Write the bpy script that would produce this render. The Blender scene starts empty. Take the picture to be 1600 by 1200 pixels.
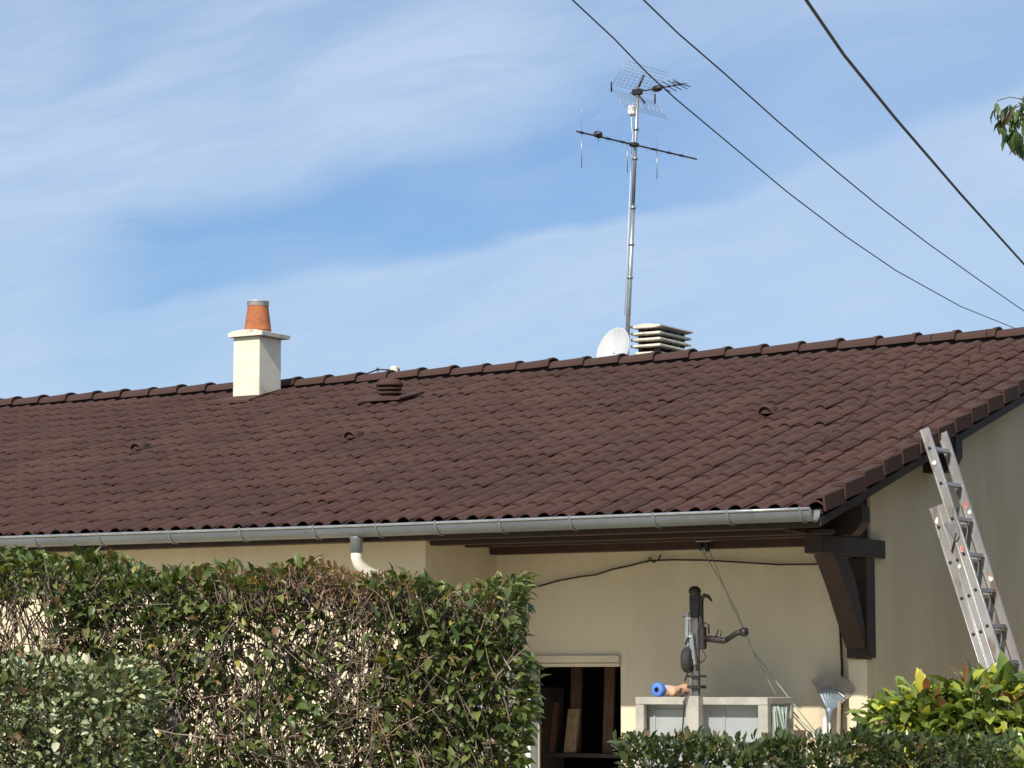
import bpy, math, random
import numpy as np
from mathutils import Vector, Matrix
R = math.radians
random.seed(7); rng = np.random.default_rng(11)
scene = bpy.context.scene
col = scene.collection

# ------------------------------------------------------------------ camera
THETA = R(30.96); PITCH = math.atan(462/4200)
cam_d = bpy.data.cameras.new('camera'); cam = bpy.data.objects.new('camera', cam_d); col.objects.link(cam)
cam.location = (0, 0, 2.0); cam.rotation_euler = (R(90)+PITCH, 0, THETA)
cam_d.sensor_width = 36; cam_d.lens = 36*4200/1600; cam_d.clip_end = 5000; cam_d.clip_start = 0.1
scene.camera = cam

# ------------------------------------------------------------------ sky and sun
SUNV = Vector((0.15, -1.14, 0.94)).normalized()
w = bpy.data.worlds.new('World'); scene.world = w; w.use_nodes = True
nt = w.node_tree; nt.nodes.clear()
N = nt.nodes.new; L = nt.links.new
def mth(op, a, b=None, c=None, tree=None):
    t = tree or nt
    n = t.nodes.new('ShaderNodeMath'); n.operation = op
    for i, v in enumerate((a, b, c)):
        if v is None: continue
        if isinstance(v, (int, float)): n.inputs[i].default_value = v
        else: t.links.new(v, n.inputs[i])
    return n.outputs[0]
def mapr(v, a, b, c=0, d=1, smooth=True, tree=None):
    t = tree or nt
    n = t.nodes.new('ShaderNodeMapRange'); n.interpolation_type = 'SMOOTHSTEP' if smooth else 'LINEAR'
    t.links.new(v, n.inputs[0])
    for i, x in enumerate((a, b, c, d)): n.inputs[i+1].default_value = x
    return n.outputs[0]
out = N('ShaderNodeOutputWorld'); bg = N('ShaderNodeBackground'); bg.inputs[1].default_value = 0.10
sky = N('ShaderNodeTexSky'); sky.sky_type = 'NISHITA'; sky.sun_disc = False
sky.sun_elevation = math.asin(SUNV.z); sky.sun_rotation = math.atan2(SUNV.x, SUNV.y)
sky.air_density = 1.0; sky.dust_density = 0.6; sky.ozone_density = 2.0; sky.altitude = 100
tc = N('ShaderNodeTexCoord')
def dot(vec):
    n = N('ShaderNodeVectorMath'); n.operation = 'DOT_PRODUCT'; L(tc.outputs['Generated'], n.inputs[0]); n.inputs[1].default_value = vec; return n.outputs['Value']
# cloud layout by compass bearing (u) and elevation (v) of the sky direction
dr = dot((math.cos(THETA), math.sin(THETA), 0)); df = dot((-math.sin(THETA), math.cos(THETA), 0)); dz = dot((0, 0, 1))
az = mth('ARCTAN2', dr, df); hyp = mth('SQRT', mth('ADD', mth('MULTIPLY', dr, dr), mth('MULTIPLY', df, df)))
el = mth('ARCTAN2', dz, hyp)
u = mth('MULTIPLY_ADD', az, 4.2, 0.8)            # 0 .. 1.6 across the photographed part of the sky
v = mth('MULTIPLY_ADD', el, -4.2, 1.062)         # grows downwards
wv = mth('MULTIPLY_ADD', u, 0.24, v)             # across the cirrus streaks
def noise(x, y, z, scale, detail, rough=0.55, dist=0.0):
    c = N('ShaderNodeCombineXYZ')
    for i, q in enumerate((x, y, z)):
        if isinstance(q, (int, float)): c.inputs[i].default_value = q
        else: L(q, c.inputs[i])
    n = N('ShaderNodeTexNoise'); n.inputs['Scale'].default_value = scale; n.inputs['Detail'].default_value = detail
    n.inputs['Roughness'].default_value = rough; n.inputs['Distortion'].default_value = dist
    L(c.outputs[0], n.inputs['Vector']); return n.outputs['Fac']
big = noise(u, mth('MULTIPLY', wv, 1.6), 3.1, 1.7, 3)
wv2 = mth('ADD', wv, mth('MULTIPLY_ADD', big, 0.22, -0.11))
fine = noise(mth('MULTIPLY', u, 1.0), mth('MULTIPLY', wv2, 5.0), 0.7, 2.6, 7, 0.6, 0.4)
soft = noise(mth('MULTIPLY', u, 0.8), mth('MULTIPLY', wv2, 2.2), 5.2, 2.2, 4, 0.5, 0.2)
upper = mapr(wv2, 0.455, 0.34)                    # veil above the blue band
lower = mapr(wv2, 0.530, 0.565)                   # streaky bank below it, sharper edge
left = mapr(u, 0.30, 0.04, 0, .85)
up_f = mth('MULTIPLY', upper, mapr(soft, 0.30, 0.66, .38, 1.0))
topfade = mapr(wv2, 0.10, 0.28, .74, 1.0)
up_f = mth('MULTIPLY', up_f, topfade)
low_f = mth('MULTIPLY', lower, mapr(soft, 0.30, 0.62, .62, 1.0))
low_f = mth('MULTIPLY', low_f, mapr(wv2, 0.60, 0.86, 1.0, 0.70))
d1 = mth('MAXIMUM', mth('MAXIMUM', up_f, low_f), left)
fib = noise(mth('MULTIPLY', u, 1.6), mth('MULTIPLY', wv2, 16.0), 8.3, 3.0, 9, 0.68, 0.8)
d1 = mth('ADD', d1, mth('MULTIPLY', mth('MULTIPLY_ADD', fib, 1.0, -.5), mth('MULTIPLY_ADD', d1, .38, .10)))
d1 = mth('ADD', mth('MULTIPLY', d1, 0.80), mth('MULTIPLY', mapr(fine, .35, .72), 0.24))
rightfill = mapr(u, 0.85, 1.35, 0.0, 0.42)
d1 = mth('MINIMUM', mth('MAXIMUM', mth('ADD', d1, mth('MULTIPLY', rightfill, mth('SUBTRACT', 1.0, d1))), 0.0), 1.0)
tint = N('ShaderNodeMix'); tint.data_type = 'RGBA'; tint.blend_type = 'MULTIPLY'; tint.inputs[0].default_value = 1
L(sky.outputs[0], tint.inputs[6]); tint.inputs[7].default_value = (.62, .80, 1.01, 1)
mix = N('ShaderNodeMix'); mix.data_type = 'RGBA'
L(mth('MULTIPLY_ADD', d1, 0.80, 0.09), mix.inputs[0]); L(tint.outputs[2], mix.inputs[6]); mix.inputs[7].default_value = (4.95, 6.15, 7.95, 1)
L(mix.outputs[2], bg.inputs[0]); L(bg.outputs[0], out.inputs[0])

sun_d = bpy.data.lights.new('sun', 'SUN'); sun_d.energy = 4.6; sun_d.angle = R(0.55); sun_d.color = (1.0, 0.945, 0.86)
sun = bpy.data.objects.new('sun', sun_d); col.objects.link(sun); sun.rotation_euler = (-SUNV).to_track_quat('-Z', 'Y').to_euler()
scene.view_settings.view_transform = 'Standard'; scene.view_settings.look = 'None'
scene.view_settings.exposure = 0.15; scene.view_settings.gamma = 1

# ------------------------------------------------------------------ materials
def mat(name, c, rough=0.6, metal=0.0, c2=None, ns=8.0, nlo=.35, nhi=.65, bump=0.0, bs=60.0, spec=0.5, tintattr=None, trans=0.0, coat=0.0, c3=None, ns3=3.0, t3=.6, stretch=(1,1,1)):
    m = bpy.data.materials.new(name); m.use_nodes = True
    t = m.node_tree; nd = t.nodes; lk = t.links; b = nd['Principled BSDF']
    b.inputs['Roughness'].default_value = rough; b.inputs['Metallic'].default_value = metal
    b.inputs['Specular IOR Level'].default_value = spec
    if coat: b.inputs['Coat Weight'].default_value = coat; b.inputs['Coat Roughness'].default_value = .25
    tcn = nd.new('ShaderNodeTexCoord'); mp = nd.new('ShaderNodeMapping'); mp.inputs['Scale'].default_value = stretch
    lk.new(tcn.outputs['Object'], mp.inputs[0])
    def nz(scale, det=4):
        n = nd.new('ShaderNodeTexNoise'); n.inputs['Scale'].default_value = scale; n.inputs['Detail'].default_value = det; n.inputs['Roughness'].default_value = .6
        lk.new(mp.outputs[0], n.inputs['Vector']); return n.outputs['Fac']
    def rgbmix(f, a, bb, mode='MIX'):
        x = nd.new('ShaderNodeMix'); x.data_type = 'RGBA'; x.blend_type = mode
        if isinstance(f, (int, float)): x.inputs[0].default_value = f
        else: lk.new(f, x.inputs[0])
        for k, q in ((6, a), (7, bb)):
            if isinstance(q, tuple): x.inputs[k].default_value = (*q, 1)
            else: lk.new(q, x.inputs[k])
        return x.outputs[2]
    base = tuple(c)
    if c2: base = rgbmix(mapr(nz(ns), nlo, nhi, tree=t), base, tuple(c2))
    if c3: base = rgbmix(mapr(nz(ns3, 6), t3, t3+.12, tree=t), base, tuple(c3))
    if tintattr:
        a = nd.new('ShaderNodeAttribute'); a.attribute_name = tintattr
        base = rgbmix(1.0, a.outputs['Color'], base, 'MULTIPLY')
    if isinstance(base, tuple): b.inputs['Base Color'].default_value = (*base, 1)
    else: lk.new(base, b.inputs['Base Color'])
    if bump:
        bn = nd.new('ShaderNodeBump'); bn.inputs['Strength'].default_value = bump; bn.inputs['Distance'].default_value = .01
        lk.new(nz(bs, 5), bn.inputs['Height']); lk.new(bn.outputs[0], b.inputs['Normal'])
    if trans:
        tr = nd.new('ShaderNodeBsdfTranslucent'); ms = nd.new('ShaderNodeMixShader'); ms.inputs[0].default_value = trans
        o = nd['Material Output']
        tc2 = rgbmix(1.0, base, (1.25, 1.3, .55), 'MULTIPLY'); lk.new(tc2, tr.inputs[0])
        lk.new(b.outputs[0], ms.inputs[1]); lk.new(tr.outputs[0], ms.inputs[2]); lk.new(ms.outputs[0], o.inputs[0])
    return m
M = dict(
 wall=mat('cream_render', (.73,.635,.45), .92, c2=(.66,.57,.40), ns=1.3, bump=.35, bs=190, spec=.15, c3=(.66,.57,.395), ns3=1.6, t3=.58, stretch=(1.6,1.6,.5)),
 shaft=mat('chimney_render', (.78,.72,.57), .9, c2=(.72,.66,.51), ns=6, bump=.3, bs=120, spec=.15, c3=(.48,.43,.32), ns3=7, t3=.60),
 cap=mat('concrete_cap', (.74,.70,.58), .9, c2=(.62,.58,.47), ns=9, bump=.4, bs=80, spec=.2, c3=(.34,.31,.24), ns3=16, t3=.57),
 tile=mat('brown_roof_tile', (1.0,.98,.96), .85, c2=(.80,.79,.80), ns=.8, bump=.3, bs=110, spec=.2, tintattr='tint', c3=(1.14,1.14,1.08), ns3=6, t3=.62),
 ridge=mat('brown_ridge_tile', (.078,.041,.032), .82, c2=(.066,.036,.029), ns=3, bump=.3, bs=90, spec=.2, c3=(.105,.06,.045), ns3=12),
 under=mat('roof_underlay', (.03,.018,.015), .9),
 wood=mat('dark_brown_stained_wood', (.038,.021,.016), .62, c2=(.026,.015,.012), ns=6, bump=.3, bs=40, spec=.35, stretch=(1,1,1)),
 wood2=mat('brown_soffit_board', (.060,.030,.021), .6, c2=(.045,.023,.017), ns=5, bump=.2, bs=40, spec=.35),
 zinc=mat('weathered_zinc', (.125,.142,.150), .5, .2, c2=(.160,.178,.186), ns=5, bump=.08, bs=20, c3=(.115,.125,.125), ns3=7, t3=.58, stretch=(.35,1,1)),
 pvc=mat('cream_pvc_pipe', (.74,.71,.60), .35, c2=(.70,.66,.55), ns=3),
 terra=mat('terracotta', (.46,.165,.07), .85, c2=(.36,.12,.055), ns=9, bump=.3, bs=60, spec=.2, c3=(.16,.10,.07), ns3=8, t3=.56),
 galv=mat('galvanised_steel', (.45,.46,.46), .38, .75, c2=(.36,.37,.37), ns=12, c3=(.25,.25,.24), ns3=20, t3=.64),
 alu=mat('scratched_aluminium', (.46,.445,.43), .42, .65, c2=(.36,.335,.31), ns=5, nlo=.3, nhi=.7, bump=.2, bs=70, c3=(.27,.20,.16), ns3=8, t3=.56, stretch=(1,1,.35)),
 alud=mat('paint_splashes', (.78,.76,.68), .7, c2=(.45,.18,.13), ns=4, nlo=.55, nhi=.6),
 dark=mat('dark_oxidised_metal', (.055,.048,.046), .5, .5, c2=(.035,.03,.03), ns=20),
 black=mat('black_plastic', (.018,.018,.018), .5),
 rubber=mat('black_rubber', (.03,.028,.027), .75, bump=.2, bs=60),
 white=mat('white_plastic', (.78,.78,.74), .4),
 whitelac=mat('white_lacquer', (.76,.76,.75), .45, c2=(.66,.66,.65), ns=7, c3=(.5,.5,.47), ns3=9, t3=.66),
 frame=mat('grey_painted_frame', (.42,.40,.34), .6, c2=(.34,.325,.275), ns=8, bump=.1, c3=(.28,.26,.21), ns3=18, t3=.64),
 panel=mat('grey_trailer_panel', (.36,.38,.37), .65, c2=(.31,.33,.325), ns=3, c3=(.25,.26,.25), ns3=10, t3=.62, bump=.1, bs=20),
 blue=mat('blue_foam', (.10,.23,.66), .6, c2=(.08,.19,.58), ns=20),
 bluebody=mat('pale_wrap', (.46,.44,.56), .6, c2=(.55,.42,.40), ns=10),
 pink=mat('beige_foam', (.72,.43,.28), .75, c2=(.66,.37,.22), ns=18),
 rope=mat('green_rope', (.30,.37,.30), .8, c2=(.42,.48,.40), ns=25),
 cable=mat('brown_cable', (.030,.020,.015), .7),
 wire=mat('black_wire', (.010,.012,.016), .55),
 rake=mat('blue_grey_rake_metal', (.30,.37,.42), .45, .5, c2=(.22,.26,.29), ns=15),
 rust=mat('brown_rake_tines', (.36,.31,.27), .6, .3, c2=(.42,.38,.35), ns=12),
 stick=mat('grey_wooden_handle', (.30,.25,.19), .8, c2=(.22,.18,.14), ns=12),
 plank=mat('pine_plank', (.62,.42,.24), .75, c2=(.45,.28,.15), ns=10, stretch=(5,5,.4)),
 plankd=mat('dark_plank', (.19,.105,.06), .8, c2=(.13,.07,.04), ns=10, stretch=(5,5,.4)),
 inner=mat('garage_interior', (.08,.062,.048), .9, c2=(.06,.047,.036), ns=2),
 leaf=mat('leaf', (1,1,1), .42, c2=(.85,.87,.85), ns=30, spec=.5, tintattr='tint', trans=.26),
 dleaf=mat('hedge_leaf', (1,1,1), .5, c2=(.8,.82,.8), ns=40, spec=.25, tintattr='tint', trans=.14),
 gloss=mat('glossy_leaf', (1,1,1), .27, c2=(.87,.9,.87), ns=25, spec=.6, tintattr='tint', trans=.24),
 twig=mat('twig_bark', (1,1,1), .85, c2=(.7,.7,.7), ns=40, tintattr='tint'),
 stone=mat('grey_concrete_post', (.25,.23,.21), .9, c2=(.19,.175,.16), ns=6, bump=.4, bs=50, c3=(.33,.31,.28), ns3=12),
 grass=mat('grass_ground', (.14,.14,.05), .95, c2=(.22,.18,.08), ns=.9, bump=.5, bs=30),
 patio=mat('pale_bounce_yard', (.70,.60,.44), .95, c2=(.62,.53,.38), ns=3, bump=.5, bs=50),
 dish=mat('shade_streaked_dish', (.62,.62,.60), .5, c2=(.50,.50,.49), ns=4, stretch=(1,1,.25), c3=(.40,.40,.38), ns3=9, t3=.66),  # vertical grey streaks put shade into the dish colour
 steel=mat('pale_steel', (.62,.62,.60), .5, .3, c2=(.45,.45,.44), ns=14),
 dull=mat('dull_steel', (.17,.165,.155), .55, .5, c2=(.10,.095,.09), ns=16, c3=(.30,.29,.27), ns3=22, t3=.6, bump=.2, bs=50),
 sheet=mat('pale_plastic_sheet', (.34,.38,.40), .3, c2=(.62,.66,.66), ns=7, stretch=(1,3,.5)),
)

# ------------------------------------------------------------------ helpers
class MB:
    def __init__(s): s.v = []; s.f = []; s.sm = []; s.col = []
    def add(s, vs, fs, smooth=False, c=None):
        o = len(s.v); s.v += [tuple(p) for p in vs]; s.f += [tuple(i+o for i in f) for f in fs]; s.sm += [smooth]*len(fs)
        if c is not None: s.col += [c]*len(vs)
        return s
    def box(s, x0, x1, y0, y1, z0, z1, bev=0.0):
        if bev <= 0:
            return s.add([(x0,y0,z0),(x1,y0,z0),(x1,y1,z0),(x0,y1,z0),(x0,y0,z1),(x1,y0,z1),(x1,y1,z1),(x0,y1,z1)],
              [(0,3,2,1),(4,5,6,7),(0,1,5,4),(1,2,6,5),(2,3,7,6),(3,0,4,7)])
        b = bev; vs = []; fs = []
        import itertools
        idx = {}
        for sx, sy, sz in itertools.product((0,1),(0,1),(0,1)):
            X=(x0,x1)[sx]; Y=(y0,y1)[sy]; Z=(z0,z1)[sz]; dx=b*(1-2*sx); dy=b*(1-2*sy); dz=b*(1-2*sz)
            for k,p in enumerate(((X,Y+dy,Z+dz),(X+dx,Y,Z+dz),(X+dx,Y+dy,Z))):
                idx[(sx,sy,sz,k)] = len(vs); vs.append(p)
        g = lambda *a: idx[a]
        for q in (0,1):
            fs.append((g(q,0,0,0),g(q,1,0,0),g(q,1,1,0),g(q,0,1,0))); fs.append((g(0,q,0,1),g(1,q,0,1),g(1,q,1,1),g(0,q,1,1))); fs.append((g(0,0,q,2),g(1,0,q,2),g(1,1,q,2),g(0,1,q,2)))
        for a in (0,1):
            for c in (0,1):
                fs.append((g(a,c,0,0),g(a,c,1,0),g(a,c,1,1),g(a,c,0,1)))
                fs.append((g(a,0,c,0),g(a,1,c,0),g(a,1,c,2),g(a,0,c,2)))
                fs.append((g(0,a,c,1),g(1,a,c,1),g(1,a,c,2),g(0,a,c,2)))
        for c in itertools.product((0,1),(0,1),(0,1)): fs.append((g(*c,0),g(*c,1),g(*c,2)))
        return s.add(vs, fs)
    def prism(s, pts, axis, a, b):                     # polygon in the plane across `axis`, extruded a..b
        def P(p, t): return {'x':(t,p[0],p[1]),'y':(p[0],t,p[1]),'z':(p[0],p[1],t)}[axis]
        n = len(pts); vs = [P(p,a) for p in pts]+[P(p,b) for p in pts]
        fs = [tuple(range(n)), tuple(range(2*n-1,n-1,-1))]+[(i,(i+1)%n,(i+1)%n+n,i+n) for i in range(n)]
        return s.add(vs, fs)
    def tube(s, pts, r, n=8, caps=True, c=None, smooth=True):
        pts = [Vector(p) for p in pts]; m = len(pts)
        rs = r if isinstance(r, (list, tuple)) else [r]*m
        vs = []; ref = None
        for i, p in enumerate(pts):
            t = (pts[min(i+1,m-1)]-pts[max(i-1,0)])
            if t.length < 1e-9: t = Vector((0,0,1))
            t.normalize()
            if ref is None: ref = t.orthogonal().normalized()
            ref = (ref - t*ref.dot(t)); ref = ref.normalized() if ref.length > 1e-6 else t.orthogonal().normalized()
            b2 = t.cross(ref)
            for k in range(n):
                a = 2*math.pi*k/n; vs.append(p+(ref*math.cos(a)+b2*math.sin(a))*rs[i])
        fs = [(i*n+k,i*n+(k+1)%n,(i+1)*n+(k+1)%n,(i+1)*n+k) for i in range(m-1) for k in range(n)]
        if caps: fs += [tuple(range(n-1,-1,-1)), tuple((m-1)*n+k for k in range(n))]
        return s.add(vs, fs, smooth, c)
    def bar(s, a, b, wx, wz, upv=(0,0,1)):             # rectangular bar from a to b
        a = Vector(a); b = Vector(b); t = (b-a).normalized(); u_ = Vector(upv); x = t.cross(u_).normalized(); z = x.cross(t)
        vs = [p+x*sx*wx/2+z*sz*wz/2 for p in (a,b) for sx,sz in ((-1,-1),(1,-1),(1,1),(-1,1))]
        return s.add(vs, [(0,3,2,1),(4,5,6,7),(0,1,5,4),(1,2,6,5),(2,3,7,6),(3,0,4,7)])
    def lathe(s, prof, base, axis=(0,0,1), n=24, smooth=True):
        base = Vector(base); ax = Vector(axis).normalized(); x = ax.orthogonal().normalized(); y = ax.cross(x); m = len(prof)
        vs = [base+ax*h+(x*math.cos(2*math.pi*k/n)+y*math.sin(2*math.pi*k/n))*r for r, h in prof for k in range(n)]
        fs = [(i*n+k,i*n+(k+1)%n,(i+1)*n+(k+1)%n,(i+1)*n+k) for i in range(m-1) for k in range(n)]
        if prof[0][0] > 1e-4: fs.append(tuple(range(n-1,-1,-1)))
        if prof[-1][0] > 1e-4: fs.append(tuple((m-1)*n+k for k in range(n)))
        return s.add(vs, fs, smooth)
    def build(s, name, material, parent=None, loc=None, autosmooth=None):
        me = bpy.data.meshes.new(name)
        off = Vector((0,0,0)) if parent is None else wloc(parent)
        if loc is not None: off = Vector(loc)
        me.from_pydata([tuple(Vector(p)-off) for p in s.v], [], s.f)
        me.polygons.foreach_set('use_smooth', s.sm)
        if s.col:
            a = me.color_attributes.new('tint', 'FLOAT_COLOR', 'POINT')
            a.data.foreach_set('color', np.array([(*c, 1) for c in s.col], dtype=np.float32).ravel())
        me.update(); me.materials.append(material)
        o = bpy.data.objects.new(name, me); col.objects.link(o)
        if parent is not None:
            o.parent = parent; o.location = off - wloc(parent)
        else: o.location = off
        return o
def wloc(o):
    p = Vector((0,0,0))
    while o is not None: p = p + o.location; o = o.parent
    return p
def tag(o, label=None, cat=None, group=None, kind=None):
    if label: o['label'] = label
    if cat: o['category'] = cat
    if group: o['group'] = group
    if kind: o['kind'] = kind
    return o
def empty(name, loc, label, cat, group=None):
    o = bpy.data.objects.new(name, None); col.objects.link(o); o.location = loc; o.empty_display_size = .2
    return tag(o, label, cat, group)
def npmesh(name, verts, faces, material, parent=None, cols=None, smooth=False):
    off = np.array(wloc(parent)) if parent is not None else np.zeros(3)
    verts = np.asarray(verts, dtype=np.float32)-off; faces = [np.asarray(f, dtype=np.int32) for f in faces]
    me = bpy.data.meshes.new(name)
    me.vertices.add(len(verts)); me.vertices.foreach_set('co', verts.astype(np.float32).ravel())
    lv = np.concatenate([f.ravel() for f in faces]); tot = np.concatenate([np.full(len(f), f.shape[1]) for f in faces]).astype(np.int32)
    st = np.concatenate([[0], np.cumsum(tot)[:-1]]).astype(np.int32)
    me.loops.add(len(lv)); me.loops.foreach_set('vertex_index', lv.astype(np.int32))
    me.polygons.add(len(tot)); me.polygons.foreach_set('loop_start', st); me.polygons.foreach_set('loop_total', tot)
    me.polygons.foreach_set('use_smooth', np.full(len(tot), smooth))
    if cols is not None:
        a = me.color_attributes.new('tint', 'FLOAT_COLOR', 'POINT')
        c4 = np.ones((len(verts), 4), dtype=np.float32); c4[:, :3] = cols; a.data.foreach_set('color', c4.ravel())
    me.update(calc_edges=True); me.validate(); me.materials.append(material)
    o = bpy.data.objects.new(name, me); col.objects.link(o)
    if parent is not None: o.parent = parent
    return o

# ------------------------------------------------------------------ ground
g = MB(); NX = 40
ys = [-60,-20,0,4,8,10,12,14,16,18,40,90,600,1500]; zs = [.4,.4,.4,.38,.3,.22,.12,.04,.0,.0,.0,.0,.0,0]
xs = [-1500,-300,-60,-30,-20,-14,-8,-2,6,20,60,300,1500]
g.add([(x,y,z) for y,z in zip(ys,zs) for x in xs], [(j*len(xs)+i,j*len(xs)+i+1,(j+1)*len(xs)+i+1,(j+1)*len(xs)+i) for j in range(len(ys)-1) for i in range(len(xs)-1)], True)
tag(g.build('ground', M['grass']), kind='structure')
g = MB(); g.add([(-24,14.8,.016),(-3,14.8,.016),(-3,40,.006),(-24,40,.006)], [(0,1,2,3)])
g = MB(); yy=[11.5,12,14,16,18,40]; zz=[.165,.136,.056,.02,.012,.012]
g.add([(x,y,z) for y,z in zip(yy,zz) for x in (-25,-3)], [(2*i,2*i+1,2*i+3,2*i+2) for i in range(5)])
tag(g.build('yard', M['patio']), kind='structure')  # unseen yard, made pale and extended to bounce sun onto the walls

# ------------------------------------------------------------------ house
house = empty('house', (-12.15, 20.0, 0), 'cream rendered single storey house under a long dark brown tiled roof', 'house')
XR, XL = -8.33, -8.33-0.335*46
SL = 0.3006; SA = math.atan(SL); cs, sn = math.cos(SA), math.sin(SA)
YE, ZE, YR = 18.40, 3.265, 25.47
def roofz(y): return ZE+SL*(y-YE)
ZR = roofz(YR)
XW0, XW1 = XL+.3, -8.64
# walls: front (left), return, recessed wall with door opening, gable
wl = MB()
wl.box(XW0, -12.15, 18.85, 19.1, 0, 3.22)
wl.box(-12.35, -12.152, 19.1, 20.0, 0, 3.22)
D0, D1, DZ = -11.73, -10.93, 2.11
wl.box(XW0, D0, 20.0, 20.022, 0, 3.12); wl.box(D1, -8.645, 20.0, 20.22, 0, 3.12); wl.box(D0, D1, 20.0, 20.22, DZ, 3.12)
wl.build('wall', M['wall'], house)
gw = MB(); YB = 25.47+7.07
gw.prism([(20.003,0),(YB-.6,0),(YB-.6,roofz(YE+.6)-.10),(YR,ZR-.13),(20.003,roofz(20.0)-.13)], 'x', -8.86, -8.64)
gw.build('gable_wall', M['wall'], house)
bw = MB(); bw.box(XW0, -8.87, YB-.8, YB-.6, 0, 3.2); bw.box(XW0-.2, XW0-.003, 18.85, YB-.6, 0, 3.2); bw.build('rear_wall', M['wall'], house)
pier = MB(); pier.box(-8.80, -8.638, 19.885, 19.998, 0, 2.165, .006); tag(pier.build('pier', M['wall'], house), 'short rendered pier under the wooden bracket')

# tiled roof as real overlapping tiles
roof = empty('roof', (-12.15, YE, ZE), None, None); roof.parent = house; roof.location = Vector((-12.15, YE, ZE))-wloc(house)
for k in ('label','category'):
    if k in roof: del roof[k]
us = np.array([0,.10,.20,.27,.34,.43,.54,.65,.76,.85,.92,.96,1.0])
def prof(t):
    a = np.where(t < .66, (t-.66)/.80, (t-.66)/.56)
    return .034*np.power(np.clip(np.cos(np.pi*a), 0, 1), .75)
def tile_field(sign, rows, usel, jitter, name):
    V = []; F = []; Cc = []; EX = 0.397; TW = 0.335; n0 = 0
    px = np.concatenate([usel*.5, .5+usel[1:]*.5]); ph = prof(np.concatenate([usel, usel[1:]])); n = len(px)
    for c in range(46):
        for r in range(rows):
            lift = rng.normal(0, .0015)*jitter; slide = rng.normal(0, .004)*jitter; tilt = .017+rng.normal(0, .0028)*jitter; tw = rng.normal(0,.002)*jitter
            if rng.random() < .014*jitter: lift += .007
            x = XL+c*TW+px*(TW+.012)-.006
            levels = []
            for lv, (s0, hb) in enumerate(((0,-.013),(0,0),(.5,0),(1.06,0))):
                s_ = r*EX+s0*EX+(slide if s0 < 1 else 0)+tw*(px-.5)
                h = ph+.018*(1-min(s0,1.0))+hb+lift*(1-s0)+tilt*px
                if s0 == 0: h = h
                y = YE+s_*cs-h*sn; z = ZE+s_*sn+h*cs
                if sign < 0: y = 2*YR-y
                levels.append(np.stack([x, y, z], 1))
            V.append(np.concatenate(levels)); b = n0
            base = np.array([.086,.045,.0355])
            k = rng.normal(1, .06); hue = rng.normal(0, .025)
            Cc.append(np.tile(base*k*np.array([1+hue, 1, 1-hue*.6]), (4*n, 1)))
            q = []
            for l in range(3):
                for i in range(n-1): q.append((b+l*n+i, b+l*n+i+1, b+(l+1)*n+i+1, b+(l+1)*n+i))
            F += q
            # side lip on the +X edge
            e = np.stack([levels[1][-1]-np.array([0,0,.013]), levels[3][-1]-np.array([0,0,.013])])
            V.append(e); Cc.append(np.tile(base*k, (2, 1)))
            F.append((b+2*n-1, b+4*n, b+4*n+1, b+4*n-1)); F.append((b+3*n-1, b+2*n-1, b+4*n-1, b+4*n-1)[:3])
            n0 += 4*n+2
    quads = np.array([f for f in F if len(f) == 4]); tris = np.array([f for f in F if len(f) == 3])
    return npmesh(name, np.concatenate(V), [quads, tris], M['tile'], roof, np.concatenate(Cc), smooth=False)
tf = tile_field(1, 18, us, 1.0, 'tile_field')
tag(tf, 'front slope of dark brown interlocking tiles')
tb = tile_field(-1, 18, us[::3], 0.6, 'tile_field')
tag(tb, 'rear slope of dark brown interlocking tiles')
ul = MB()
for sgn in (0, 1):
    pts = [(YE+.05,roofz(YE+.05)-.006),(YR,ZR-.006),(YR,ZR-.05),(YE+.05,roofz(YE+.05)-.05)]
    if sgn: pts = [(2*YR-a,b) for a,b in pts]
    ul.prism(pts, 'x', XL+.02, XR-.03)
ul.build('underlay', M['under'], roof)

# ridge tiles: tapered, each one overlapping the next towards the left
def ridge_mb():
    m = MB(); n = 11; secs = [(-.02,.118,.088,0),(.20,.130,.094,.006),(.405,.141,.100,.012),(.408,.150,.108,.012),(.455,.152,.110,.014)]
    vs = []
    for x, hw, hh, dz in secs:
        for k in range(n):
            a = math.pi*k/(n-1); cx = -math.cos(a); sy = math.sin(a)
            vs.append((x, cx*hw*(1 if abs(cx)>.99 else 1.0), -.028+dz+(abs(sy)**.85)*hh))
    inner = [(.455, -math.cos(math.pi*k/(n-1))*.134, -.028+.014+(math.sin(math.pi*k/(n-1))**.85)*.092) for k in range(n)]
    inner2 = [(.36, p[1], p[2]) for p in inner]
    f = [(i*n+k,(i+1)*n+k,(i+1)*n+k+1,i*n+k+1) for i in range(len(secs)-1) for k in range(n-1)]
    b = len(vs); vs += inner+inner2
    f += [((len(secs)-1)*n+k, b+k, b+k+1, (len(secs)-1)*n+k+1) for k in range(n-1)]
    f += [(b+k, b+n+k, b+n+k+1, b+k+1) for k in range(n-1)]
    m.add(vs, f, True); return m
RZ = ZR+.040; EXR = .430
x0 = -22.48-.455
r0 = ridge_mb().build('ridge_tile', M['ridge'], None); r0.parent = roof
r0.data.set_sharp_from_angle(angle=R(40)) if hasattr(r0.data, 'set_sharp_from_angle') else None
k = 0; xr = x0-EXR
while xr < XR-.35:
    if k == 0: o = r0
    else: o = r0.copy(); col.objects.link(o); o.parent = roof
    o.location = Vector((xr+rng.normal(0,.004), YR+.03, RZ+rng.normal(0,.003)))-wloc(roof); o.rotation_euler = (rng.normal(0,.01), rng.normal(0,.006), 0)
    xr += EXR; k += 1
# mortar bed strip under the ridge
rb = MB(); rb.box(XL, XR, YR-.06, YR+.12, ZR-.04, ZR+.045); rb.build('ridge_bed', M['under'], roof)
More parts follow.
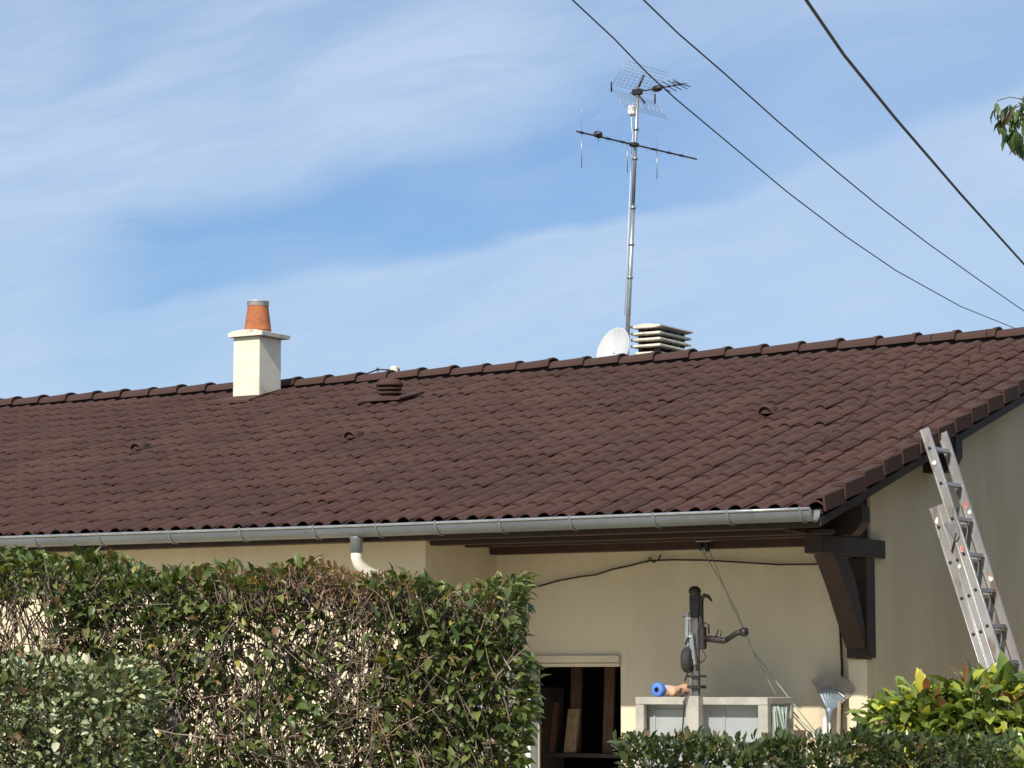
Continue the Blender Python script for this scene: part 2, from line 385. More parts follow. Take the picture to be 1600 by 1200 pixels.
# verge tiles down the gable edge
def verge_mb():
    m = MB(); Lv = .43
    m.prism([(-.10,.060),(-.07,.078),(0,.082),(.018,.070),(.018,-.046),(.0,-.046),(-.0,.055),(-.10,.045)], 'y', 0, Lv)
    return m
v0 = verge_mb().build('verge_tile', M['ridge'], None); v0.parent = roof
for i in range(18):
    o = v0 if i == 0 else v0.copy()
    if i: col.objects.link(o); o.parent = roof
    s_ = i*.397-.01
    o.location = Vector((XR+.004+rng.normal(0,.002), YE+s_*cs, ZE+s_*sn+.034))-wloc(roof); o.rotation_euler = (SA-.080+rng.normal(0,.006), 0, .030+rng.normal(0,.004))
# bargeboard and gable soffit
bb = MB()
for sgn in (0, 1):
    pts = [(YE+.02,roofz(YE+.02)-.065),(YR,ZR-.065),(YR,ZR-.138),(YE+.02,roofz(YE+.02)-.130)]
    if sgn: pts = [(2*YR-a,b) for a,b in pts]
    bb.prism(pts, 'x', XR-.055, XR-.025)
bb.build('bargeboard', M['wood'], house)
gs = MB()
gs.prism([(YE+.1,roofz(YE+.1)-.055),(YR,ZR-.055),(YR,ZR-.085),(YE+.1,roofz(YE+.1)-.085)], 'x', -8.638, XR-.056)
gs.build('verge_soffit', M['wood'], house)
# eave: fascia, soffit boards, eave beams
ea = MB(); ea.box(XL+.05, XR-.06, 18.435, 18.462, 3.135, 3.262); ea.build('fascia', M['wood'], house)
so = MB()
for i, (a, b, z) in enumerate(((18.465,18.60,3.150),(18.605,18.74,3.146),(18.745,18.848,3.150))): so.box(XL+.1, -12.153, a, b, z, z+.02)
yy0 = 18.465
for i in range(9):
    so.box(-12.148, -8.71, yy0, yy0+.150, 3.150-.002*(i%2), 3.170); yy0 += .156
so.build('soffit', M['wood2'], house)
bm_ = MB(); bm_.box(-12.14, -8.80, 19.86, 19.997, 3.075, 3.146, .004); bm_.build('porch_beam', M['wood2'], house)
gp_ = MB(); gp_.prism([(18.50,3.12),(20.0,3.12),(20.0,roofz(20.0)-.09),(18.50,roofz(18.50)-.09)], 'x', -8.70, -8.665); gp_.build('gable_board', M['wood'], house)
# bracket: tie beam, post and curved brace
br = empty('bracket', (-8.70, 19.9, 2.17), None, None); br.parent = house; br.location = Vector((-8.70,19.9,2.17))-wloc(house)
for k_ in ('label','category'):
    if k_ in br: del br[k_]
tag(br, 'dark brown timber bracket with curved brace under the porch roof')
b_ = MB(); b_.box(-8.755, -8.600, 18.98, 20.21, 2.970, 3.118, .006); b_.build('tie_beam', M['wood'], br)
b_ = MB(); b_.box(-8.785, -8.603, 19.822, 19.997, 2.17, 2.969, .006); b_.build('post', M['wood'], br)
b_ = MB()
b_.prism([(19.20,2.969),(19.30,2.875),(19.39,2.775),(19.48,2.665),(19.56,2.555),(19.64,2.45),(19.714,2.355),(19.80,2.25),(19.821,2.25),(19.821,2.33),(19.80,2.40),(19.755,2.50),(19.715,2.60),(19.66,2.72),(19.59,2.83),(19.50,2.92),(19.43,2.969)], 'x', -8.778, -8.612)
b_.build('brace', M['wood'], br)
# purlin ends under the verge
def purlin(y, ztop, h, x1=-8.40):
    m = MB(); m.prism([(-9.4,ztop),(x1,ztop),(x1,ztop-h*.55),(x1-.035,ztop-h*.78),(x1-.09,ztop-h),(-9.4,ztop-h)], 'y', y-.075, y+.075); return m.build('purlin', M['wood'], house)
purlin(19.36, 3.345, .225); purlin(21.2, roofz(21.2)-.087, .29, -8.345); purlin(25.4, ZR-.09, .25)
p_ = MB(); p_.box(-12.12, -8.50, 18.87, 19.0, 3.112, 3.149, .003); p_.build('batten', M['wood'], house)
p_ = MB(); p_.box(-12.12, -8.72, 19.42, 19.5, 3.118, 3.147, .003); p_.build('batten', M['wood2'], house)

# gutter with brackets
gu = MB(); gx0, gx1, gy, gz, gr = XL+.1, -8.365, 18.335, 3.262, .082
n = 13; secs = []
xsg = np.linspace(gx0, gx1, 24)
def gcz(x): return gz-.010*(1-min(1,abs(x+12.5)/4.5))
vs = []; fs = []
for i, x in enumerate(xsg):
    for rr in (gr, gr-.006):
        for k in range(n):
            a = math.pi*k/(n-1); vs.append((x, gy-math.cos(a)*rr, gcz(x)-math.sin(a)*rr*1.06))
st = 2*n
for i in range(len(xsg)-1):
    for ring in (0, n):
        for k in range(n-1):
            q = (i*st+ring+k, (i+1)*st+ring+k, (i+1)*st+ring+k+1, i*st+ring+k+1); fs.append(q if ring == 0 else q[::-1])
gu.add(vs, fs, True)
gutter = gu.build('gutter', M['zinc'], house); tag(gutter, 'long grey zinc half round gutter along the eave')
bd = MB(); bd.tube([(x, gy-gr-.004, gcz(x)+.004) for x in xsg], .0105, 8); bd.build('bead', M['galv'], gutter)
ec = MB(); ec.prism([(gy-math.cos(math.pi*k/12)*(gr-.004), gcz(gx1)-math.sin(math.pi*k/12)*(gr-.004)*1.06) for k in range(13)], 'x', gx1-.045, gx1-.040)
ec.build('end_cap', M['zinc'], gutter)
er = MB(); er.tube([(gx1, gy-math.cos(math.pi*k/12)*(gr+.003), gcz(gx1)-math.sin(math.pi*k/12)*(gr+.003)*1.06) for k in range(13)], .006, 6); er.build('end_rim', M['zinc'], gutter)
def gbr():
    m = MB(); pts = []
    for k in range(13):
        a = math.pi*k/12; pts.append((-math.cos(a)*(gr+.003), -math.sin(a)*(gr+.003)*1.06))
    for i in range(12):
        (y0,z0),(y1,z1) = pts[i],pts[i+1]
        m.add([(-.010,y0,z0),(.010,y0,z0),(.010,y1,z1),(-.010,y1,z1),(-.010,y0*1.05,z0*1.05),(.010,y0*1.05,z0*1.05),(.010,y1*1.05,z1*1.05),(-.010,y1*1.05,z1*1.05)],
              [(4,5,6,7),(0,4,7,3),(1,2,6,5),(0,1,5,4),(3,7,6,2)])
    m.tube([(0,-gr-.012,.0),(0,-gr-.014,.018),(0,-gr+.004,.020)], .005, 6)
    m.box(-.010,.010, gr-.002, gr+.02, -.04, .01)
    m.add([(-.012,-.02,-gr-.012),(.012,-.02,-gr-.012),(.012,.04,-gr-.014),(-.012,.04,-gr-.014),(-.012,.0,-gr+.0),(.012,.0,-gr+.0),(.012,.03,-gr),(-.012,.03,-gr)],[(0,3,2,1),(4,5,6,7),(0,1,5,4),(1,2,6,5),(2,3,7,6),(3,0,4,7)])
    return m
gb0 = gbr().build('gutter_bracket', M['zinc'], None); gb0.parent = gutter
bx = [-22.0,-21.3,-20.6,-19.9,-19.2,-18.5,-17.8,-17.2,-16.55,-15.888,-15.158,-14.381,-13.629,-12.871,-12.25,-11.672,-11.068,-10.423,-9.685,-9.055,-8.45]
for i, x in enumerate(bx):
    o = gb0 if i == 0 else gb0.copy()
    if i: col.objects.link(o); o.parent = gutter
    o.location = Vector((x, gy, gcz(x)))-wloc(gutter)
# downpipe
dp = empty('downpipe', (-12.45, 18.4, 3.1), None, None); dp.parent = house; dp.location = Vector((-12.45,18.4,3.1))-wloc(house)
for k_ in ('label','category'):
    if k_ in dp: del dp[k_]
c_ = MB(); c_.lathe([(.058,.0),(.058,-.02),(.052,-.03),(.052,-.135)], (-12.50,18.345,3.175), n=20); c_.build('collar', M['zinc'], dp)
c_ = MB(); c_.tube([(-12.50,18.345,3.07),(-12.50,18.345,3.00),(-12.49,18.36,2.95),(-12.46,18.41,2.90),(-12.40,18.53,2.84),(-12.345,18.66,2.79),(-12.32,18.74,2.75),(-12.31,18.78,2.68),(-12.31,18.785,2.5),(-12.31,18.785,.05)], .047, 18)
c_.build('pipe', M['pvc'], dp)

# door opening: lintel rail, jambs, white leaf, dark interior
do = empty('door', (-11.33, 20.0, 0), None, None); do.parent = house; do.location = Vector((-11.33,20.0,0))-wloc(house)
for k_ in ('label','category'):
    if k_ in do: del do[k_]
tag(do, 'open garage door showing a dark interior with planks')
d_ = MB(); d_.box(D0-.07, D1, 19.965, 19.998, DZ+.035, DZ+.095, .004); d_.box(D0-.05, D1, 19.975, 19.998, DZ+.0, DZ+.028, .003); d_.build('lintel', M['wall'], do)
d_ = MB(); d_.box(D0-.055, D0-.004, 19.86, 19.998, 0, DZ-.01, .004); tag(d_.build('frame', M['whitelac'], do), 'white jamb on the left of the doorway')
d_ = MB(); d_.box(D0-.16, D0-.075, 19.2, 19.97, 0, DZ-.03, .004); tag(d_.build('door_leaf', M['whitelac'], do), 'white door leaf folded back against the wall')
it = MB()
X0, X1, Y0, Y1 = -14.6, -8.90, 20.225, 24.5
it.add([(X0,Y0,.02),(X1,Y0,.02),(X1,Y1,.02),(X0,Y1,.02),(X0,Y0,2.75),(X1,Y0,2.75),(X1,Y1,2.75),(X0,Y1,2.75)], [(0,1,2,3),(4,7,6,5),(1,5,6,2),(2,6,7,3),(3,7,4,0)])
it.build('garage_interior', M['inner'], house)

# ------------------------------------------------------------------ chimney with pot (left)
ch = empty('chimney', (-18.4, 24.93, 5.25), None, None); ch.parent = house; ch.location = Vector((-18.4,24.93,5.25))-wloc(house)
for k_ in ('label','category'):
    if k_ in ch: del ch[k_]
tag(ch, 'square cream chimney with a terracotta pot at the left of the ridge')
c_ = MB(); c_.box(-18.578, -18.205, 24.72, 25.15, 5.0, 5.918, .008); c_.build('shaft', M['shaft'], ch)
c_ = MB(); c_.prism([(-18.612,5.922),(-18.130,5.922),(-18.126,5.966),(-18.22,5.990),(-18.38,5.998),(-18.53,5.990),(-18.616,5.966)], 'y', 24.665, 25.215); c_.build('cap', M['cap'], ch)
c_ = MB(); c_.lathe([(.158,0),(.156,.03),(.120,.30),(.120,.335),(.100,.335),(.100,.2)], (-18.385,24.93,5.995), n=28); pot = c_.build('pot', M['terra'], ch)
c_ = MB(); c_.lathe([(.124,.300),(.127,.303),(.127,.348),(.132,.351),(.132,.360),(.112,.360),(.112,.25)], (-18.385,24.93,5.995), n=28); c_.build('metal_collar', M['steel'], pot)
c_ = MB(); c_.box(-18.63,-18.17, 24.685, 24.719, 5.13, 5.235); c_.prism([(24.68,roofz(24.68)),(25.2,roofz(25.2)),(25.2,roofz(25.2)+.05),(24.68,roofz(24.68)+.075)], 'x', -18.204, -18.178); c_.prism([(24.42,5.125),(24.69,5.20),(24.69,5.235),(24.42,5.155)], 'x', -18.68, -18.12)
c_.build('flashing', M['ridge'], ch)

# ------------------------------------------------------------------ louvred chimney (right)
lc = empty('chimney', (-13.88, 26.37, 5.2), None, None); lc.parent = house; lc.location = Vector((-13.88,26.37,5.2))-wloc(house)
for k_ in ('label','category'):
    if k_ in lc: del lc[k_]
tag(lc, 'cream chimney with stacked concrete louvre slabs behind the ridge')
c_ = MB(); c_.box(-14.03,-13.73, 26.03, 26.72, 4.9, 5.60, .006); c_.build('shaft', M['shaft'], lc)
c_ = MB()
for z0, z1, o_ in ((5.862,5.900,.05),): c_.prism([(-14.03-o_,z0+.012),(-14.0,z0),(-13.76,z0),(-13.73+o_,z0+.012),(-13.73+o_,z1-.012),(-13.88,z1+.01),(-14.03-o_,z1-.012)], 'y', 26.03-o_, 26.72+o_)
c_.build('cap', M['cap'], lc)
for z in (5.790, 5.722, 5.652):
    c_ = MB(); c_.box(-14.03-.035,-13.73+.035, 25.995, 26.755, z, z+.027, .005); c_.build('louvre_slab', M['cap'], lc)
c_ = MB(); c_.box(-13.965,-13.80,26.12,26.64,5.603,5.855); c_.build('shade_core', M['under'], lc)  # dark box added so the gaps between the slabs read as shade
for x in (-14.0,-13.80):
    for y in (26.06, 26.37, 26.66):
        c_ = MB(); c_.box(x, x+.045, y, y+.045, 5.603, 5.86); c_.build('slab_support', M['dark'], lc)

# ------------------------------------------------------------------ roof vents
rv = empty('roof_vent', (-15.95, 24.05, 5.0), None, None); rv.parent = house; rv.location = Vector((-15.95,24.05,roofz(24.05)))-wloc(house)
for k_ in ('label','category'):
    if k_ in rv: del rv[k_]
tag(rv, 'round brown capped vent with stacked rings below the ridge')
zb = roofz(24.05)+.03
c_ = MB(); c_.add([(-16.25,23.80,roofz(23.80)+.095),(-15.68,23.80,roofz(23.80)+.095),(-15.68,24.3,roofz(24.3)+.065),(-16.25,24.3,roofz(24.3)+.065),
   (-16.25,23.80,roofz(23.80)+.078),(-15.68,23.80,roofz(23.80)+.078),(-15.68,24.3,roofz(24.3)+.04),(-16.25,24.3,roofz(24.3)+.04)], [(0,1,2,3),(4,7,6,5),(0,4,5,1),(1,5,6,2),(2,6,7,3),(3,7,4,0)]); c_.build('base_plate', M['ridge'], rv)
c_ = MB(); c_.lathe([(.115,-.02),(.112,.035),(.080,.04),(.080,.060),(.128,.062),(.128,.082),(.080,.084),(.080,.105),(.134,.107),(.134,.127),(.080,.13),(.080,.15)], (-15.95,24.02,zb), n=24); c_.build('stack', M['ridge'], rv)
c_ = MB(); c_.lathe([(.10,.145),(.145,.15),(.150,.162),(.138,.195),(.100,.222),(.04,.236),(0,.238)], (-15.95,24.02,zb), n=24); c_.build('cap', M['ridge'], rv)
def hood():
    m = MB(); n = 11
    vs = []
    for (s_, r_) in ((0,.082),(.10,.074),(.22,.045),(.30,.004)):
        for k in range(n):
            a = math.pi*k/(n-1); vs.append((math.cos(a)*r_, s_, math.sin(a)*r_*1.0+.028))
    fs = [(i*n+k,i*n+k+1,(i+1)*n+k+1,(i+1)*n+k) for i in range(3) for k in range(n-1)]
    b = len(vs); vs += [(math.cos(math.pi*k/(n-1))*.068, 0, math.sin(math.pi*k/(n-1))*.068+.028) for k in range(n)]
    vs += [(math.cos(math.pi*k/(n-1))*.068, .022, math.sin(math.pi*k/(n-1))*.068+.028) for k in range(n)]
    fs += [(k,b+k,b+k+1,k+1) for k in range(n-1)]+[(b+k,b+n+k,b+n+k+1,b+k+1) for k in range(n-1)]+[tuple(b+n+k for k in range(n))]
    m.add(vs, fs, True); m.add([(-.11,0,.03),(.11,0,.03),(.10,.3,.02),(-.10,.3,.02)],[(0,1,2,3)]); return m
h0 = hood().build('hood_vent', M['ridge'], None); h0.parent = roof
for i, (x, y) in enumerate(((-17.73,21.93),(-15.02,21.91),(-10.51,21.98))):
    o = h0 if i == 0 else h0.copy()
    if i: col.objects.link(o); o.parent = roof
    o.location = Vector((x, y, roofz(y)+.03))-wloc(roof); o.rotation_euler = (SA, 0, 0); o.scale = (.9,.9,.9)

# ------------------------------------------------------------------ cables on the wall and pulley
m = MB(); cz = [(-12.14,2.74),(-11.87,2.78),(-11.70,2.80),(-11.50,2.845),(-11.28,2.875),(-11.15,2.885),(-10.98,2.93),(-10.82,2.955),(-10.68,2.985),(-10.606,2.994),(-10.4,2.995),(-10.1,2.985),(-9.8,2.962),(-9.45,2.935),(-9.12,2.930),(-8.95,2.94)]
m.tube([(x,19.965,z) for x,z in cz], .0075, 6)
m.tube([(-10.66,19.96,2.975),(-10.62,19.955,3.02),(-10.59,19.955,2.975),(-10.54,19.955,3.00),(-10.52,19.955,3.04)], .007, 6)
m.tube([(-8.93,19.97,2.94),(-8.90,19.97,2.35),(-8.89,19.97,2.1),(-8.90,19.96,1.7),(-8.905,19.96,1.2),(-8.90,19.96,.2)], .011, 6)
tag(m.build('cable', M['cable']), 'dark brown cable sagging across the cream wall and down beside the pier', 'cable')
pu = empty('pulley', (-10.03, 19.80, 3.15), 'small metal pulley fixed under the brown soffit boards', 'pulley')
m = MB(); m.box(-10.10,-9.96,19.77,19.83,3.128,3.147,.003); m.build('mounting_plate', M['galv'], pu)
for q_ in (-10.065,-10.008):
    m = MB(); m.box(q_,q_+.013,19.78,19.82,3.05,3.128); m.build('cheek', M['dark'], pu)
m = MB(); m.lathe([(.030,0),(.030,.008),(.022,.014),(.030,.020),(.030,.028)], (-10.044,19.80,3.062), axis=(1,0,0), n=16); m.build('wheel', M['galv'], pu)
m = MB()
m.tube([(-10.04,19.775,3.06),(-9.88,19.765,2.82),(-9.72,19.75,2.56),(-9.62,19.73,2.35),(-9.56,19.72,2.23)], .0042, 6)
m.tube([(-10.0,19.825,3.06),(-9.93,19.81,2.92),(-9.80,19.79,2.64),(-9.72,19.78,2.50),(-9.56,19.75,2.2),(-9.36,19.72,1.88)], .004, 6)
m.tube([(-9.56,19.72,2.23),(-9.34,19.75,1.95),(-9.22,19.80,1.78),(-9.06,19.88,1.55)], .0045, 6)
m.tube([(-9.30,19.80,1.80),(-9.18,19.83,1.66),(-9.0,19.88,1.49)], .006, 6)
tag(m.build('rope', M['rope']), 'thin pale green rope hanging slack from the pulley to the trailer', 'rope')

# ------------------------------------------------------------------ trailer standing on its tail
tr = empty('trailer', (-9.77, 19.45, 0.0), 'small grey box trailer stood upright on its tail with drawbar pointing up', 'trailer')
TX0, TX1, TY0, TY1, TZ = -10.36, -9.185, 19.20, 19.68, 1.862
m = MB()
m.box(TX0, TX0+.075, TY0, TY0+.05, .06, TZ-.062, .004); m.box(TX1-.085, TX1, TY0, TY0+.05, .06, TZ-.062, .004)
m.box(TX0, TX1, TY0-.002, TY0+.052, TZ-.060, TZ, .004); m.box(TX0, TX1, TY0, TY0+.05, 0, .058, .004)
m.box(TX0, TX0+.05, TY1-.05, TY1, .0, TZ-.052, .004); m.box(TX1-.05, TX1, TY1-.05, TY1, .0, TZ-.052, .004)
m.box(TX0, TX0+.05, TY0+.054, TY1-.052, TZ-.05, TZ-.002, .003); m.box(TX1-.05, TX1, TY0+.054, TY1-.052, TZ-.05, TZ-.002, .003); m.box(TX0, TX1, TY1-.05, TY1, TZ-.05, TZ-.001, .003)
m.build('frame', M['frame'], tr)
m = MB(); m.box(TX0+.052, -9.785, TY0+.125, TY0+.134, .062, TZ-.064); m.box(TX0+.10, TX0+.12, TY0+.115, TY0+.124, .1, TZ-.09); m.box(TX0+.122, -9.90, TY0+.115, TY0+.124, TZ-.115, TZ-.10)
m.build('floor_panel', M['panel'], tr)
m = MB(); m.box(-9.78, TX1-.052, TY0+.125, TY0+.134, .062, TZ-.064); m.box(-9.63, -9.615, TY0+.115, TY0+.124, .1, TZ-.10); m.build('floor_panel', M['panel'], tr)
m = MB(); m.box(TX1-.02, TX1-.012, TY0+.06, TY1-.06, .02, TZ-.055); m.build('side_panel', M['panel'], tr)
m = MB(); m.box(TX0+.012, TX0+.02, TY0+.06, TY1-.06, .02, TZ-.055); m.build('side_panel', M['panel'], tr)
m = MB(); m.box(TX0+.052, TX1-.052, TY0+.140, TY1-.052, TZ-.03, TZ-.012); m.build('front_panel', M['panel'], tr)
m = MB()
for (a, b) in (((19.30,TZ-.07),(19.42,1.30)),((19.36,TZ-.07),(19.55,1.35)),((19.52,TZ-.08),(19.36,1.25)),((19.44,TZ-.08),(19.50,1.2)),((19.29,TZ-.10),(19.31,1.2))):
    m.tube([(TX1+.012,a[0],a[1]),(TX1+.018,(a[0]+b[0])/2+.01,(a[1]+b[1])/2),(TX1+.012,b[0],b[1])], .008, 6)
tag(m.build('straps', M['rope'], tr), 'pale green straps crossing the open side')
m = MB(); m.add([(TX1-.008,19.29,TZ-.07),(TX1+.004,19.36,TZ-.07),(TX1-.004,19.43,TZ-.075),(TX1+.006,19.50,TZ-.07),(TX1-.004,19.56,TZ-.07),
  (TX1-.006,19.31,1.2),(TX1+.004,19.37,1.2),(TX1-.004,19.44,1.2),(TX1+.006,19.49,1.2),(TX1-.004,19.55,1.2)], [(i,i+1,i+6,i+5) for i in range(4)], True); m.build('tarpaulin', M['sheet'], tr)
dbx0, dbx1 = -9.862, -9.705
m = MB(); m.box(dbx0, dbx1-.05, TY0-.085, TY0-.078, .05, TZ+.01); m.box(dbx1-.05, dbx1-.043, TY0-.085, TY0-.004, .05, TZ+.01); m.box(dbx0, dbx0+.006, TY0-.078, TY0-.004, .05, TZ+.01)
m.box(dbx1-.10,dbx1-.052, TY0-.078, TY0-.004, .05, TZ+.008)
db = m.build('drawbar', M['frame'], tr)
m = MB(); m.box(-9.822, -9.762, 19.143, 19.182, TZ-.02, 2.499, .006); db2 = m.build('drawbar_neck', M['dull'], tr)
m = MB(); m.box(-9.832,-9.822,19.13,19.19,2.30,2.52,.002); m.box(-9.828,-9.815,19.125,19.134,1.88,2.28,.002); m.build('bright_edge', M['galv'], tr)
m = MB(); m.box(-9.85,-9.73,19.115,19.225,1.93,1.955,.003); m.box(-9.85,-9.73,19.115,19.225,2.02,2.035,.003)
m.tube([(-9.86,19.10,1.99),(-9.83,19.09,2.05),(-9.80,19.10,2.12),(-9.81,19.10,2.2)], .007, 6); m.tube([(-9.89,19.10,1.93),(-9.91,19.10,1.90),(-9.89,19.10,1.87),(-9.85,19.1,1.9)], .012, 6)
m.tube([(-9.83,19.09,1.9),(-9.86,19.09,1.8),(-9.875,19.085,1.6),(-9.87,19.085,1.2)], .006, 6); m.build('clamp_and_wiring', M['dark'], tr)
# coupling head with handle
cp = MB(); cp.prism([(-9.832,2.50),(-9.757,2.50),(-9.752,2.66),(-9.76,2.71),(-9.78,2.74),(-9.806,2.74),(-9.828,2.71),(-9.836,2.65)], 'y', 19.14, 19.185)
cp.lathe([(.038,-.035),(.041,0),(.036,.035)], (-9.794,19.16,2.70), axis=(0,1,0), n=18)
cpo = cp.build('coupling_head', M['dark'], tr)
m = MB(); m.bar((-9.73,19.15,2.28),(-9.73,19.15,2.66), .018, .03, (0,1,0)); m.tube([(-9.73,19.15,2.64),(-9.70,19.14,2.665),(-9.665,19.14,2.655),(-9.635,19.14,2.62)], [.016,.018,.015,.009], 8); m.build('coupling_handle', M['dark'], cpo)
m = MB(); m.bar((-9.86,19.15,2.30),(-9.855,19.15,2.53), .028, .03, (0,1,0)); m.bar((-9.875,19.15,2.30),(-9.84,19.15,2.27), .03,.03,(0,1,0)); m.tube([(-9.895,19.14,2.50),(-9.86,19.14,2.49),(-9.81,19.14,2.48)], .007, 6)
m.build('lock_bracket', M['galv'], tr)
# jockey wheel with fork
m = MB(); m.bar((-9.83,19.16,2.37),(-9.80,19.13,2.16), .018, .045, (0,1,0)); m.tube([(-9.87,19.12,2.28),(-9.855,19.12,2.33),(-9.83,19.12,2.345),(-9.80,19.12,2.33)], .010, 6); m.bar((-9.79,19.10,2.36),(-9.765,19.10,2.12), .02, .03, (0,1,0))
jf = m.build('jockey_fork', M['galv'], tr)
m = MB(); m.lathe([(.055,-.040),(.085,-.038),(.100,-.022),(.103,0),(.100,.022),(.085,.038),(.055,.040)], (-9.85,19.14,2.155), axis=(1,.18,0), n=30); jw = m.build('jockey_wheel', M['rubber'], tr)
m = MB(); m.lathe([(.020,-.046),(.053,-.043),(.055,-.030),(.055,.030),(.053,.043),(.020,.046)], (-9.85,19.14,2.155), axis=(1,.18,0), n=20); m.build('rim', M['black'], jw)
# handbrake lever
m = MB(); m.box(-9.745,-9.70,19.12,19.18,2.24,2.42,.006); m.tube([(-9.70,19.15,2.325),(-9.62,19.15,2.318),(-9.535,19.15,2.305),(-9.515,19.15,2.312)], [.026,.028,.025,.022], 10)
m.tube([(-9.72,19.12,2.25),(-9.68,19.12,2.18),(-9.70,19.12,2.15),(-9.74,19.12,2.13)], .005, 6); m.tube([(-9.60,19.13,2.33),(-9.575,19.13,2.39),(-9.55,19.13,2.385),(-9.555,19.13,2.34)], .005, 6); m.tube([(-9.72,19.13,2.42),(-9.69,19.13,2.45),(-9.66,19.13,2.43),(-9.66,19.13,2.36)], .008, 6)
hb = m.build('handbrake', M['dark'], tr)
m = MB(); m.tube([(-9.515,19.15,2.312),(-9.42,19.15,2.365),(-9.375,19.15,2.373)], .022, 10); m.lathe([(.0,-.035),(.030,-.028),(.038,0),(.030,.026),(0,.032)], (-9.36,19.15,2.373), axis=(1,0,.1), n=14); m.build('grip', M['black'], hb)

# rolls on the trailer
ro = empty('foam_roll', (-10.17, 19.35, TZ), 'blue ended round roll lying on top of the upright trailer', 'roll')
m = MB(); m.lathe([(.020,-.028),(.053,-.030),(.057,-.022),(.057,.02),(.052,.03),(.020,.03)], (-10.175,19.25,TZ+.058), axis=(.12,1,0), n=24); m.build('end_ring', M['blue'], ro)
m = MB(); m.lathe([(.047,.03),(.047,.28),(.02,.28)], (-10.175,19.25,TZ+.058-.010), axis=(.12,1,0), n=20); m.build('body', M['bluebody'], ro)
m = MB(); m.lathe([(.0,-.0295),(.021,-.0295)], (-10.175,19.25,TZ+.058), axis=(.12,1,0), n=16); m.build('core', M['black'], ro)
m = MB(); m.lathe([(.0,0),(.036,.002),(.040,.012),(.036,.05),(.042,.12),(.052,.18),(.048,.205),(0,.21)], (-10.07,19.26,TZ+.045), axis=(.18,1,.05), n=22)
tag(m.build('foam_roll', M['pink']), 'beige pink tapered roll lying beside the blue roll on the trailer', 'roll')

# ------------------------------------------------------------------ leaf rake against the wall
rk = empty('leaf_rake', (-9.0, 19.9, 0), 'fan shaped metal leaf rake standing tines up against the cream wall', 'rake')
hx, hy, hz_ = -8.962, 19.88, 1.735
m = MB()
for i in range(25):
    a = R(-30+82*i/24); d0 = Vector((math.sin(a),0,math.cos(a))); p0 = Vector((hx,hy,hz_))
    ln = .285+.032*math.cos((i-12)/12*1.3)
    m.tube([p0+d0*.02, p0+d0*.17+Vector((0,.004*((i%2)*2-1),0)), p0+d0*(ln-.03), p0+d0*ln+Vector((0,-.03,0))], [.005,.0068,.0068,.005], 5)
m.build('tines', M['rust'], rk)
m = MB(); vs=[]
for j,(r_,w_) in enumerate(((.03,0),(.175,0))):
    for i in range(17):
        a = R(-32+82*i/16); vs.append((hx+math.sin(a)*r_, hy-.008-.006*(i%2), hz_+math.cos(a)*r_))
m.add(vs, [(i,i+1,17+i+1,17+i) for i in range(16)]); m.build('fan_plate', M['rake'], rk)
m = MB(); m.tube([(hx+math.sin(R(-33+84*i/16))*.185, hy-.018, hz_+math.cos(R(-33+84*i/16))*.185) for i in range(17)], .006, 6); m.build('cross_band', M['galv'], rk)
m = MB(); m.lathe([(.014,-.10),(.018,-.06),(.030,.0),(.034,.03),(.012,.05)], (hx,hy-.01,hz_), axis=(.02,0,1), n=12); m.build('socket', M['rake'], rk)
m = MB(); m.tube([(hx,hy-.01,hz_-.05),(hx-.02,hy-.12,1.0),(hx-.05,hy-.25,.02)], .013, 8); m.build('handle', M['whitelac'], rk)
m = MB(); m.tube([(-8.97,19.80,1.70),(-8.93,19.72,1.2),(-8.85,19.5,.02)], .016, 8); sp = m.build('handle', M['white'])
tag(sp, 'bright white pole leaning on the wall just right of the rake', 'pole'); sp.name = 'pole'
m = MB(); m.tube([(-8.86,19.84,1.83),(-8.85,19.76,1.3),(-8.83,19.6,.02)], .017, 8); tag(m.build('garden_stake', M['stick']), 'grey wooden stake leaning on the pier beside the rake', 'stake')

# ------------------------------------------------------------------ garage contents
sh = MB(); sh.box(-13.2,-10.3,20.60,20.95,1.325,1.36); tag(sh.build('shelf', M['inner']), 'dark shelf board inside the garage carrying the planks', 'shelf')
def plank(x, y, z0, z1, w_, lean, mm, lab, group='planks stored in the garage', th=.03, notch=False):
    m = MB(); a = Vector((x,y,z0)); b = Vector((x+lean,y+.1,z1)); m.bar(a, b, w_, th, (0,1,0))
    if notch: m.bar(a+Vector((w_*.55,.05,0)), b+Vector((w_*.5,.05,.2)), w_*.5, th, (0,1,0))
    tag(m.build('plank', mm), lab, 'plank', group)
plank(-11.80,20.66,1.362,1.74,.115,-.01,M['plank'],'short pale pine plank, brightest one in the open doorway')
plank(-11.80,20.75,1.362,2.5,.10,-.02,M['plankd'],'tall dark plank behind the short pale one',th=.04)
plank(-11.47,20.75,1.362,2.5,.10,-.01,M['plankd'],'tall brown plank standing in the middle of the doorway')
plank(-11.96,20.62,1.362,1.80,.05,-.01,M['plankd'],'narrow brown plank left of the pale one')
m = MB(); m.box(-12.12,-12.00,20.45,20.9,.02,1.93); tag(m.build('storage_panel', M['inner']), 'grey brown panel just inside the left edge of the doorway', 'panel')
m = MB(); m.box(-11.15,-11.05,21.3,21.5,1.55,1.75,.01); m.lathe([(.03,0),(.035,.02),(.0,.025)], (-11.10,21.3,1.66), axis=(0,-1,0), n=14); tag(m.build('machine', M['stone']), 'grey boxed machine standing inside at the right of the doorway', 'machine')
m = MB(); m.box(-11.35,-10.9,21.3,21.7,1.2,1.548); tag(m.build('cabinet', M['inner']), 'dark cabinet inside the garage under the grey machine', 'cabinet')

